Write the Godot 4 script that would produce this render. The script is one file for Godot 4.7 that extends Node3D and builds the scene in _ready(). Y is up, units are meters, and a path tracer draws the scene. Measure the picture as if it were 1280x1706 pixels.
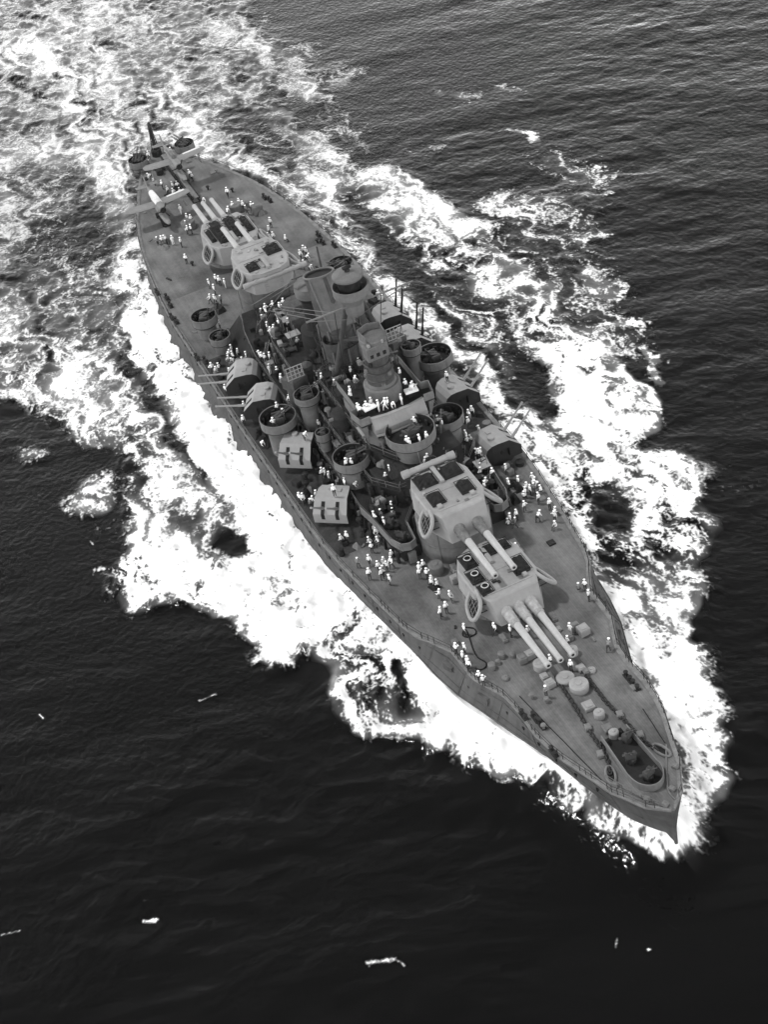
extends Node3D
# A battleship under way, seen from an aircraft. x = metres aft of the stem, y = up, z = to port (so -z is starboard).

const FOAM_AREAS := [
	[1.08, [8.8,3.0,10.1,4.4,13.1,5.8,15.2,6.7,17.4,8.1,19.1,8.2,20.1,9.3,21.8,10.7,23.7,13.5,26.8,14.3,27.0,16.1,29.2,17.0,32.2,17.6,33.4,20.5,36.2,22.0,38.9,22.8,42.5,22.2,44.9,19.9,47.5,20.1,50.5,22.8,48.8,24.7,49.7,27.9,52.5,27.6,54.5,26.1,57.8,27.3,62.2,28.1,64.1,29.9,68.4,33.4,68.6,36.6,71.8,38.5,75.1,40.4,77.6,40.1,78.7,37.7,80.7,34.5,80.3,31.8,77.0,27.1,71.3,24.9,68.9,20.6,70.1,17.6,74.3,18.5,77.5,20.8,83.2,20.5,89.6,20.9,97.6,20.9,104.7,21.3,115.5,21.6,129.2,19.7,143.0,16.4,154.5,14.0,156.3,10.7,144.6,13.3,129.6,13.0,112.8,13.7,97.0,13.7,82.4,13.6,69.1,13.6,57.8,13.2,45.4,12.0,38.2,10.4,31.5,8.8,25.1,7.3,19.4,5.7,13.8,4.2]],
	[0.66, [104.1,29.4,108.4,23.9,98.8,22.4,84.9,20.8,75.9,20.6,76.5,27.3,80.9,35.7,86.4,35.3,89.8,33.8,93.1,31.9,97.7,31.9]],
	[0.41, [274.9,5.9,232.3,-38.0,201.6,-26.7,185.9,-10.2,185.4,-0.7,177.5,5.8,154.1,13.5,136.0,18.1,114.3,20.1,105.4,26.7,104.9,30.6,109.5,35.7,115.1,35.1,116.8,32.7,122.8,35.8,126.8,42.5,131.2,47.2,281.5,12.7]],
	[0.70, [143.8,38.3,138.3,33.7,129.3,27.2,116.8,23.1,108.4,23.9,105.1,29.6,109.2,35.3,114.4,35.3,116.8,32.7,122.8,35.8,127.2,42.4]],
	[0.66, [262.3,1.0,251.2,-6.8,223.4,-6.4,200.0,-1.0,184.8,1.8,171.2,7.8,163.2,13.0,176.4,13.5,188.4,8.9,208.8,9.0,227.5,12.6,239.3,14.7,256.4,10.5]],
	[0.72, [95.4,39.7,99.6,36.7,99.3,34.1,96.6,33.6,93.0,35.1,91.4,38.2]],
	[0.55, [113.2,43.1,110.9,40.0,107.8,40.3,109.3,43.1]],
	[0.25, [151.7,-28.3,150.2,-33.2,131.3,-36.8,95.6,-37.6,84.4,-37.5,74.5,-22.7,77.7,-15.1,130.7,-15.2,161.5,-13.1,186.5,-16.3,181.4,-28.8]],
	[0.33, [191.8,3.2,175.8,4.1,148.8,12.8,113.4,14.5,89.4,14.6,59.8,14.0,67.4,18.6,89.5,22.8,108.8,26.6,115.7,35.9,127.5,42.3,173.5,31.0,186.7,16.3]],
	[0.95, [0.5,0.2,0.6,-1.2,2.5,-3.7,5.1,-6.3,7.5,-9.3,11.8,-13.0,14.6,-13.6,17.8,-14.4,22.2,-17.9,25.6,-18.0,26.6,-16.2,28.7,-18.7,31.4,-21.9,34.8,-24.2,39.2,-26.3,42.4,-30.4,47.2,-31.6,50.5,-35.0,55.7,-35.0,57.0,-32.1,60.3,-29.5,64.7,-34.3,69.2,-37.0,72.8,-36.7,76.7,-36.0,84.4,-37.5,90.0,-36.1,96.1,-36.9,100.3,-34.0,95.2,-30.5,88.0,-27.7,78.4,-26.6,73.1,-24.7,74.5,-22.7,77.1,-21.2,82.3,-21.0,84.7,-19.9,85.4,-18.8,71.5,-14.8,60.7,-12.9,51.0,-12.2,40.3,-9.9,31.1,-8.2,23.8,-7.2,16.9,-7.1,11.6,-5.5,5.4,-2.0]],
	[0.66, [151.7,-28.3,150.2,-33.2,143.1,-35.6,131.3,-36.8,122.1,-38.3,118.2,-34.8,110.7,-36.3,104.0,-36.9,95.6,-37.6,95.0,-33.3,103.9,-31.8,108.7,-28.1,115.2,-25.0,123.2,-25.6,132.3,-25.4,145.5,-26.7]],
	[0.66, [179.3,-8.0,166.7,-11.6,152.9,-14.3,141.1,-15.2,132.5,-15.9,123.4,-16.3,114.8,-16.7,104.1,-18.0,89.0,-18.6,79.3,-17.7,76.3,-19.9,83.1,-22.4,96.2,-24.0,106.5,-23.0,113.7,-21.3,126.2,-21.6,139.5,-22.0,155.3,-20.8,173.2,-18.5,188.7,-17.1,195.9,-12.4,189.9,-5.6]],
	[0.42, [198.4,-9.6,168.4,-14.5,145.1,-21.1,149.2,-28.3,171.0,-34.1,202.0,-36.9,221.6,-34.1,224.6,-23.4,215.5,-11.5]],
	[0.66, [215.0,-1.3,199.9,-11.3,171.9,-13.5,175.0,-6.5,192.3,-2.8,180.5,3.2,188.2,5.5]],
	[0.32, [130.0,-42.7,126.9,-52.1,125.8,-59.2,118.0,-57.1,107.9,-50.4,93.1,-43.3,82.6,-42.3,76.6,-40.8,79.1,-37.4,93.1,-38.3,103.4,-37.7,117.4,-38.6]],
	[-0.50, [76.2,22.0,75.1,19.1,72.2,17.6,69.8,19.0,70.2,21.4,72.7,23.0]],
	[-0.60, [40.6,19.7,40.4,17.4,36.6,15.2,33.6,14.2,32.3,15.6,34.8,18.3,38.2,20.0]],
	[-0.45, [47.0,16.2,43.8,13.5,35.9,11.5,35.2,13.4,40.4,15.9,43.9,17.5]],
	[-0.40, [67.8,21.9,63.8,18.3,58.3,18.8,59.2,21.8,63.1,22.8]],
	[-0.62, [57.1,-22.4,56.3,-24.6,50.1,-23.2,44.9,-20.7,45.3,-18.4,51.3,-19.2]],
	[-0.45, [43.0,-19.6,39.1,-21.6,34.4,-21.1,31.8,-19.1,34.4,-17.2,38.8,-18.1]],
	[-0.55, [44.7,-14.3,44.1,-17.8,40.5,-17.4,38.0,-15.1,39.3,-12.6]],
	[-0.40, [38.0,-15.1,34.0,-17.8,29.9,-18.6,28.0,-15.9,32.7,-13.8]],
	[-0.50, [130.9,21.7,127.0,19.4,94.5,21.1,82.7,19.8,76.4,21.3,89.5,22.8,109.8,23.4]],
	[-0.10, [199.9,22.1,181.6,7.4,154.9,14.4,154.8,25.1,169.5,31.9]],
	[-0.50, [9.9,4.2,6.1,2.6,8.4,3.6,10.0,4.5]],
	[-0.62, [147.5,-24.2,129.5,-23.1,113.2,-22.1,95.3,-22.6,83.1,-22.4,77.1,-21.2,83.5,-21.7,94.9,-20.5,110.7,-19.9,127.3,-20.0]],
	[-0.30, [190.4,-11.7,170.5,-15.2,156.7,-19.1,170.2,-22.0,189.3,-19.7]],
	[-0.30, [192.9,-25.9,162.3,-28.1,155.5,-29.9,176.7,-34.1]],
	[-0.08, [174.5,26.3,169.9,12.1,145.1,16.3,142.8,26.3,158.5,32.5]],
	[-0.35, [90.7,-29.1,73.8,-26.0,63.7,-22.4,62.8,-19.2,73.8,-21.4,83.1,-22.4]],
	[-0.30, [98.2,30.3,82.3,25.3,76.9,21.9,77.1,26.2,88.5,32.0]],
]
const FOAM_STREAKS := [
	[148.5,-54.7,144.6,-58.3,0.5,1.10],
	[144.6,-58.3,141.8,-56.4,0.5,1.00],
	[134.1,-55.3,123.7,-58.3,3.0,0.60],
	[131.3,-52.7,126.1,-56.0,2.0,0.50],
	[121.5,-52.5,118.7,-57.7,1.0,0.80],
	[126.9,-42.2,125.4,-49.7,3.0,0.50],
	[110.3,-48.0,109.5,-51.1,1.2,0.90],
	[101.0,-44.6,94.6,-43.9,2.6,0.75],
	[87.5,-39.2,85.4,-43.4,1.2,0.75],
	[79.9,-41.6,76.0,-41.6,0.8,0.90],
	[76.0,-41.6,71.3,-38.7,0.6,0.90],
	[169.7,-50.2,163.0,-55.4,1.4,0.60],
	[163.8,-60.0,159.2,-62.9,1.2,0.65],
	[153.0,-39.0,151.4,-44.0,1.5,0.35],
	[204.6,-34.1,202.6,-39.0,3.0,0.50],
	[201.6,-26.7,187.7,-38.6,5.0,0.28],
	[184.7,-21.6,172.5,-32.3,5.0,0.25],
	[22.5,52.0,21.6,51.1,0.2,1.10],
	[28.5,66.7,27.4,64.8,0.1,1.00],
	[5.4,32.9,4.8,30.8,0.2,0.90],
	[4.8,30.8,3.2,30.3,0.1,0.70],
	[49.7,36.3,49.5,34.8,0.1,0.90],
	[59.2,54.2,58.4,54.1,0.1,0.90],
	[-5.0,9.9,-5.7,10.2,0.1,0.90],
	[86.7,39.6,85.3,39.7,0.1,0.80],
	[79.8,41.4,79.0,40.5,0.3,0.80],
	[-7.9,7.6,-8.1,7.5,0.1,0.80],
	[130.7,41.5,127.7,27.6,2.5,0.50],
	[138.5,36.6,111.3,27.7,3.0,0.30],
	[88.8,34.6,81.4,28.2,3.0,0.35],
	[96.9,30.7,87.1,23.6,3.0,0.30],
	[75.1,35.4,62.5,24.7,3.0,0.25],
	[99.7,19.3,74.4,15.0,3.0,0.60],
	[262.5,9.0,228.3,9.9,4.0,0.35],
	[265.4,0.1,240.6,-6.3,4.0,0.35],
	[232.1,-15.5,228.8,-34.1,6.0,0.22],
	[145.3,-30.0,115.9,-29.5,2.5,0.60],
	[195.2,-9.7,168.4,-14.5,2.5,0.60],
	[244.5,-2.2,194.1,2.5,3.0,0.60],
	[190.3,-32.3,186.7,-43.1,1.5,0.50],
	[174.5,-20.2,166.4,-34.5,1.8,0.45],
	[157.5,-11.6,152.6,-24.1,1.5,0.50],
	[220.0,-28.3,219.8,-36.0,3.0,0.40],
	[129.2,-29.3,92.0,-29.8,4.0,0.30],
	[55.2,-31.5,50.2,-33.4,3.0,0.30],
	[105.6,-18.6,96.8,-20.4,3.0,0.35],
	[145.1,16.3,131.3,17.5,2.0,0.40],
]

# half-breadths of the hull, metres, against distance aft of the stem
const DECK_EDGE := [0.0,0.15, 0.9,1.2, 1.8,2.2, 4.0,3.3, 5.3,4.1, 7.9,4.85, 12.0,6.15, 14.0,6.6, 17.3,7.0, 20.6,6.9, 23.8,7.1, 26.0,7.9, 28.5,8.9, 33.8,9.1, 36.8,10.5, 38.3,11.4, 41.0,12.1, 48.0,13.1, 56.0,14.1, 62.0,14.6, 82.0,14.8, 95.0,14.9, 112.0,14.8, 121.0,14.8, 127.0,14.5, 133.0,14.0, 138.0,13.5, 142.0,13.0, 147.0,12.2, 151.0,11.4, 155.0,10.4, 158.0,9.4, 162.0,8.0, 166.0,6.6, 170.0,4.9, 174.0,3.0, 176.5,1.4, 177.6,0.2]
const MID_EDGE := [0.0,0.1, 5.0,2.7, 10.0,4.4, 17.0,6.2, 25.0,8.8, 30.0,10.5, 34.0,11.3, 38.3,11.8, 41.0,12.2, 48.0,13.1, 56.0,14.1, 62.0,14.6, 82.0,14.8, 95.0,14.9, 121.0,14.8, 127.0,14.5, 133.0,13.9, 138.0,13.3, 142.0,12.7, 147.0,11.7, 151.0,10.7, 155.0,9.5, 158.0,8.5, 162.0,7.1, 166.0,5.6, 170.0,3.8, 174.0,1.9, 176.5,0.8, 177.6,0.1]
const WATER_EDGE := [0.0,0.0, 10.0,2.6, 20.0,5.2, 30.0,7.9, 40.0,10.2, 50.0,12.0, 57.0,13.2, 64.0,14.4, 75.0,15.6, 85.0,16.1, 107.0,16.3, 129.0,15.6, 143.0,13.6, 150.0,11.4, 160.0,7.4, 170.0,3.0, 176.0,0.6, 177.6,0.0]
const SHEER := [0.0,9.6, 25.0,8.5, 50.0,7.6, 90.0,6.6, 178.0,6.0]

func table(t: Array, x: float) -> float:
	var n := t.size()
	if x <= t[0]: return t[1]
	for i in range(2, n, 2):
		if x <= t[i]:
			var k: float = (x - t[i - 2]) / (t[i] - t[i - 2])
			return lerpf(t[i - 1], t[i + 1], k)
	return t[n - 1]

func deck_at(s: float) -> float: return table(SHEER, s)
func v(s: float, p: float, h: float) -> Vector3: return Vector3(s, h, -p)

# ---------------------------------------------------------------- sea
const S0 := -32.0
const S1 := 304.0
const P0 := -128.0
const P1 := 84.0
const GRID := 0.5
const SEA := 1.6   # the ship lies deep: the sea stands this far above the hull's zero
var grid_w := int((S1 - S0) / GRID) + 1
var grid_h := int((P1 - P0) / GRID) + 1
var foam_grid: PackedFloat32Array
const FOAM_W := 2048
const FOAM_H := 2048
var foam_bytes: PackedByteArray
var rough_bytes: PackedByteArray
var bump_floats: PackedFloat32Array
var noises: Array = []

func noise(seed_value: int, frequency: float, octaves := 1, kind := FastNoiseLite.TYPE_SIMPLEX_SMOOTH, fractal := FastNoiseLite.FRACTAL_FBM) -> FastNoiseLite:
	var n := FastNoiseLite.new()
	n.seed = seed_value; n.frequency = frequency; n.noise_type = kind
	n.fractal_type = fractal if octaves > 1 else FastNoiseLite.FRACTAL_NONE
	n.fractal_octaves = octaves
	return n

func splat_foam() -> void:
	foam_grid = PackedFloat32Array(); foam_grid.resize(grid_w * grid_h); foam_grid.fill(0.0)
	var blur := PackedFloat32Array(); blur.resize(grid_w * grid_h)
	# thin veils first, spread wide; then the dense foam; then the dark gaps in it
	for stage in [[0.0, 0.5, 16], [0.5, 2.0, 4], [-2.0, 0.0, 4]]:
		for area in FOAM_AREAS:
			var d: float = area[0]
			if d <= stage[0] or d > stage[1]: continue
			var pts: Array = area[1]
			var n := pts.size() / 2
			var top := 1e9; var low := -1e9
			for i in n: top = minf(top, pts[i * 2 + 1]); low = maxf(low, pts[i * 2 + 1])
			for j in range(maxi(0, int((top - P0) / GRID)), mini(grid_h, int((low - P0) / GRID) + 2)):
				var p := P0 + j * GRID + 0.01
				var cuts: Array = []
				for i in n:
					var a: float = pts[i * 2 + 1]; var b: float = pts[(i * 2 + 3) % (n * 2)]
					if (a > p) != (b > p):
						var sa: float = pts[i * 2]; var sb: float = pts[(i * 2 + 2) % (n * 2)]
						cuts.append(lerpf(sa, sb, (p - a) / (b - a)))
				cuts.sort()
				for k in range(0, cuts.size() - 1, 2):
					for i in range(maxi(0, int((cuts[k] - S0) / GRID)), mini(grid_w, int((cuts[k + 1] - S0) / GRID) + 1)):
						var at := j * grid_w + i
						foam_grid[at] = maxf(foam_grid[at], d) if d > 0.0 else maxf(foam_grid[at] + d, 0.0)
		for r in int(stage[2]):
			for j in range(1, grid_h - 1):
				for i in range(1, grid_w - 1):
					var at := j * grid_w + i
					blur[at] = (foam_grid[at] * 2.0 + foam_grid[at - 1] + foam_grid[at + 1] + foam_grid[at - grid_w] + foam_grid[at + grid_w]) / 6.0
			var keep := foam_grid; foam_grid = blur; blur = keep

func foam_at(s: float, p: float) -> float:
	var x := (s - S0) / GRID; var y := (p - P0) / GRID
	if x < 0.0 or y < 0.0 or x >= grid_w - 1 or y >= grid_h - 1: return 0.0
	var i := int(x); var j := int(y)
	x -= i; y -= j
	var at := j * grid_w + i
	return lerpf(lerpf(foam_grid[at], foam_grid[at + 1], x), lerpf(foam_grid[at + grid_w], foam_grid[at + grid_w + 1], x), y)

func foam_row(j: int) -> void:
	var n_warp: FastNoiseLite = noises[0]; var n_web: FastNoiseLite = noises[1]; var n_web2: FastNoiseLite = noises[2]
	var n_fine: FastNoiseLite = noises[3]; var n_rip: FastNoiseLite = noises[4]; var n_big: FastNoiseLite = noises[5]; var n_grit: FastNoiseLite = noises[6]
	var p0 := P0 + (j + 0.5) * (P1 - P0) / FOAM_H
	var strokes: Array = []
	for k in FOAM_STREAKS:
		if p0 > minf(k[1], k[3]) - k[4] * 2.0 - 1.0 and p0 < maxf(k[1], k[3]) + k[4] * 2.0 + 1.0: strokes.append(k)
	for i in FOAM_W:
		var s0 := S0 + (i + 0.5) * (S1 - S0) / FOAM_W
		var wx := n_warp.get_noise_2d(s0, p0); var wy := n_warp.get_noise_2d(s0 + 331.0, p0 - 117.0)
		var s := s0 + wx * 2.2; var p := p0 + wy * 2.2
		var d := foam_at(s, p)
		var spot := 0.0
		var wob := absf(n_fine.get_noise_2d(s0 * 0.5, p0 * 0.5)) if strokes.size() > 0 else 0.0
		for k in strokes:
			var a := Vector2(k[0], k[1]); var e := Vector2(k[2], k[3]) - a
			var q := Vector2(s0 + wx * 1.6, p0 + wy * 1.6) - a
			var t := clampf(q.dot(e) / maxf(e.length_squared(), 0.001), 0.0, 1.0)
			spot = maxf(spot, k[5] * 0.58 * (1.0 - smoothstep(0.1, 1.5, (q - e * t).length() / (k[4] * (0.85 + 2.2 * wob)))))
		d = maxf(d, spot)
		if s0 > -4.0 and s0 < (150.0 if p0 > 0.0 else 80.0) and absf(p0) < 24.0:
			var heap := hull_swell(s0, p0) * (0.85 + 0.5 * wx + 0.3 * wy)
			var gap := exp(-pow((s0 - 10.0 + wy * 3.0) / 1.2, 2.0)) * 0.8 if p0 > 0.0 else 0.0
			d = maxf(d, (smoothstep(0.7, 1.7, heap) * smoothstep(-2.2, 0.8, s0 + wx * 2.0) if s0 < 48.0 else smoothstep(0.18, 0.5, heap)) * (1.0 - gap))
			if p0 > 0.0 and s0 > 16.0:
				var off := p0 - table(WATER_EDGE, s0) + wx * 2.5 + wy * 1.0
				d = maxf(d, (1.0 - smoothstep(3.4, 6.2, off)) * 1.2 * (1.0 - smoothstep(128.0, 150.0, s0)))
		var ripple := n_rip.get_noise_2d(s0 * 0.9 + p0 * 0.25, p0 * 1.0 - s0 * 0.25)
		var age := smoothstep(95.0, 185.0, s0)
		var f := 0.0
		var veil := 0.0
		if d > 0.015:
			var web := 1.0 - absf(n_web.get_noise_2d(s * 0.48 + wx * 3.0, p + wy * 3.0)) * 2.4
			var web2 := 1.0 - absf(n_web2.get_noise_2d(s * 0.6 + wx * 2.0, p + wy * 2.0)) * 2.2
			var fine := n_fine.get_noise_2d(s0 * 0.8, p0)
			var grit := n_grit.get_noise_2d(s0 * 1.1, p0 * 1.1)
			var big := n_big.get_noise_2d(s0 * 0.55, p0)
			var streak := n_web2.get_noise_2d(s * 0.09 + p * 0.03 + wx, p * 0.5 + wy * 1.5)
			var lace := web * 0.5 + web2 * 0.38 + fine * 0.75 + big * 0.7 + streak * 0.9
			var level := d * 1.62 - 0.84
			f = clampf((level + lace * 0.92 + grit * 0.6) * (0.70 + d * 0.82) * (1.0 - 0.52 * age), 0.0, lerpf(1.0, minf(1.0, 0.22 + 0.85 * d), age))
			f *= smoothstep(0.0, 0.25, d)
			veil = smoothstep(0.18, 0.5, d) * minf(d, 0.6) * (0.15 + 0.2 * big + 0.07 * wx + 0.10 * streak + age * (0.09 + 0.14 * wy + 0.12 * streak))
		var water := 0.002 + maxf(veil, 0.0)
		var foam_tone := 0.68 + 0.24 * n_fine.get_noise_2d(s0 * 0.3 + 91.0, p0 * 0.45) + 0.1 * n_web.get_noise_2d(s0, p0 * 0.8)
		var tone := lerpf(water, foam_tone, f * f * (3.0 - 2.0 * f) * 0.6 + f * 0.4)
		tone = 1.055 * pow(tone, 1.0 / 2.4) - 0.055
		var at := j * FOAM_W + i
		foam_bytes[at] = int(clampf(tone, 0.0, 1.0) * 255.0)
		rough_bytes[at] = int((0.13 + 0.55 * f) * 255.0)
		bump_floats[at] = ripple * 0.5 * (1.0 - 0.5 * f) + f * 2.6

func wave_height(s: float, p: float, nz: Array) -> float:
	# crests lie roughly across the camera's view: the wind comes from aft and to port
	var a := s * 0.93 - p * 0.37; var b := s * 0.37 + p * 0.93
	var n0: FastNoiseLite = nz[0]; var n1: FastNoiseLite = nz[1]; var n2: FastNoiseLite = nz[2]
	var h := n0.get_noise_2d(a, b * 0.42) * 0.30
	var r := n1.get_noise_2d(a, b * 0.5)
	h += (0.5 - absf(r)) * 0.12
	# gusts roughen some patches and leave others smooth
	return (h + n2.get_noise_2d(a, b * 0.6) * 0.10) * (0.72 + 0.75 * n0.get_noise_2d(a * 0.22 + 500.0, b * 0.22))

func hull_swell(s: float, p: float) -> float:
	# the bow wave and the water heaped along the side
	if s < -4.0 or s > 200.0: return 0.0
	var d := absf(p) - table(WATER_EDGE, clampf(s, 0.0, 177.6))
	if d < -1.5: d = -1.5
	d = maxf(d, 0.0)
	var crest := table([-4.0, 0.0, -1.0, 1.4, 1.0, 4.4, 6.0, 4.8, 14.0, 4.2, 24.0, 3.0, 36.0, 1.7, 60.0, 0.8, 100.0, 0.7, 170.0, 0.6, 200.0, 0.0], s)
	return crest * exp(-d / (2.2 + maxf(s, 0.0) * 0.045))

func build_sea() -> void:
	splat_foam()
	noises = [noise(11, 0.085, 3), noise(12, 0.20, 1), noise(13, 0.55, 1), noise(14, 0.85, 4), noise(15, 0.9, 4), noise(16, 0.05, 2), noise(17, 1.6, 2)]
	foam_bytes.resize(FOAM_W * FOAM_H); rough_bytes.resize(FOAM_W * FOAM_H); bump_floats.resize(FOAM_W * FOAM_H)
	var job := WorkerThreadPool.add_group_task(foam_row, FOAM_H)
	WorkerThreadPool.wait_for_group_task_completion(job)
	var m := StandardMaterial3D.new()
	m.albedo_texture = ImageTexture.create_from_image(Image.create_from_data(FOAM_W, FOAM_H, false, Image.FORMAT_L8, foam_bytes))
	m.roughness_texture = ImageTexture.create_from_image(Image.create_from_data(FOAM_W, FOAM_H, false, Image.FORMAT_L8, rough_bytes))
	m.roughness = 1.0
	m.metallic_specular = 0.2
	m.heightmap_enabled = true
	m.heightmap_texture = ImageTexture.create_from_image(Image.create_from_data(FOAM_W, FOAM_H, false, Image.FORMAT_RF, bump_floats.to_byte_array()))
	m.heightmap_scale = 8.0
	m.texture_repeat = false
	var far := StandardMaterial3D.new()
	far.metallic_specular = 0.2; far.albedo_color = Color(0.05, 0.05, 0.05); far.roughness = 0.13
	var nz := [noise(21, 0.06, 2), noise(22, 0.14, 2), noise(23, 0.34, 3)]
	# grid lines: close together where the ship is, wider and wider out to the horizon
	var xs := PackedFloat32Array(); var ys := PackedFloat32Array()
	for k in range(26, 0, -1): xs.append(S0 - (pow(1.36, k) - 1.0) * 4.0); ys.append(P0 - (pow(1.36, k) - 1.0) * 4.0)
	for k in grid_w: xs.append(S0 + k * GRID)
	for k in grid_h: ys.append(P0 + k * GRID)
	for k in range(1, 27): xs.append(S1 + (pow(1.36, k) - 1.0) * 4.0); ys.append(P1 + (pow(1.36, k) - 1.0) * 4.0)
	var nx := xs.size(); var ny := ys.size()
	var pos := PackedVector3Array(); pos.resize(nx * ny)
	var uv := PackedVector2Array(); uv.resize(nx * ny)
	for j in ny:
		for i in nx:
			var s := xs[i]; var p := ys[j]
			var out := maxf(maxf(S0 - s, s - S1), maxf(P0 - p, p - P1))
			var h := wave_height(s, p, nz) * (1.0 if out < 0.0 else exp(-out / 400.0))
			var f := foam_at(s, p)
			h = h * (1.0 - 0.45 * f) + f * (0.4 + 0.55 * nz[1].get_noise_2d(s * 1.7 + 40.0, p * 2.4) + 0.25 * nz[2].get_noise_2d(s * 1.5, p * 2.2)) + hull_swell(s, p)
			pos[j * nx + i] = v(s, p, h + SEA)
			uv[j * nx + i] = Vector2((s - S0) / (S1 - S0), (p - P0) / (P1 - P0))
	var norm := PackedVector3Array(); norm.resize(nx * ny)
	for j in ny:
		for i in nx:
			var a := pos[j * nx + mini(i + 1, nx - 1)] - pos[j * nx + maxi(i - 1, 0)]
			var b := pos[mini(j + 1, ny - 1) * nx + i] - pos[maxi(j - 1, 0) * nx + i]
			norm[j * nx + i] = a.cross(b).normalized()
			if norm[j * nx + i].y < 0.0: norm[j * nx + i] = -norm[j * nx + i]
	var near_index := PackedInt32Array(); var far_index := PackedInt32Array()
	for j in ny - 1:
		for i in nx - 1:
			var a := j * nx + i
			var inner := i >= 26 and i < 26 + grid_w - 1 and j >= 26 and j < 26 + grid_h - 1
			var quad := PackedInt32Array([a, a + nx, a + 1, a + 1, a + nx, a + nx + 1])
			if inner: near_index.append_array(quad)
			else: far_index.append_array(quad)
	var mesh := ArrayMesh.new()
	for part in [[near_index, m], [far_index, far]]:
		var arrays := []; arrays.resize(Mesh.ARRAY_MAX)
		arrays[Mesh.ARRAY_VERTEX] = pos; arrays[Mesh.ARRAY_NORMAL] = norm; arrays[Mesh.ARRAY_TEX_UV] = uv; arrays[Mesh.ARRAY_INDEX] = part[0]
		mesh.add_surface_from_arrays(Mesh.PRIMITIVE_TRIANGLES, arrays)
		mesh.surface_set_material(mesh.get_surface_count() - 1, part[1])
	var o := MeshInstance3D.new(); o.name = "sea"; o.mesh = mesh
	o.set_meta("kind", "structure"); o.set_meta("label", "dark choppy open sea with the ship's white bow waves and wake")
	add_child(o, true)

func build_camera_and_light() -> void:
	var cam := Camera3D.new(); cam.name = "camera"
	cam.fov = 32.344; cam.near = 1.0; cam.far = 30000.0
	add_child(cam)
	cam.transform = Transform3D(Basis(Vector3(-0.394795, -0.168786, 0.903133), Vector3(0.543706, 0.749463, 0.377742), Vector3(-0.740622, 0.640169, -0.204114)), Vector3(-103.159966, 149.932744, -50.946269))
	cam.current = true
	var env := Environment.new()
	env.tonemap_mode = Environment.TONE_MAPPER_LINEAR
	env.tonemap_exposure = 1.15
	env.background_mode = Environment.BG_SKY
	var sky := Sky.new(); var sm := ProceduralSkyMaterial.new()
	sm.sky_top_color = Color(0.36, 0.36, 0.36); sm.sky_horizon_color = Color(2.15, 2.15, 2.15)
	sm.sky_curve = 0.32; sm.sky_energy_multiplier = 1.0
	sm.ground_bottom_color = Color(0.1, 0.1, 0.1); sm.ground_horizon_color = Color(0.6, 0.6, 0.6)
	sm.sun_angle_max = 1.0
	sky.sky_material = sm; env.sky = sky
	env.sdfgi_enabled = true; env.ssao_enabled = true; env.ssil_enabled = true
	env.fog_enabled = true; env.fog_density = 0.000014; env.fog_light_color = Color(0.9, 0.9, 0.9)
	var w := WorldEnvironment.new(); w.name = "daylight"; w.environment = env; add_child(w)
	var sun := DirectionalLight3D.new(); sun.name = "hazy_sun"
	sun.light_energy = 0.95; sun.light_angular_distance = 6.0; sun.light_color = Color(1.0, 1.0, 1.0); sun.shadow_enabled = true
	add_child(sun)
	# the veiled sun stands high off the starboard quarter
	sun.look_at_from_position(Vector3(0.36, 1.0, -0.4) * 100.0, Vector3.ZERO)

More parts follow.
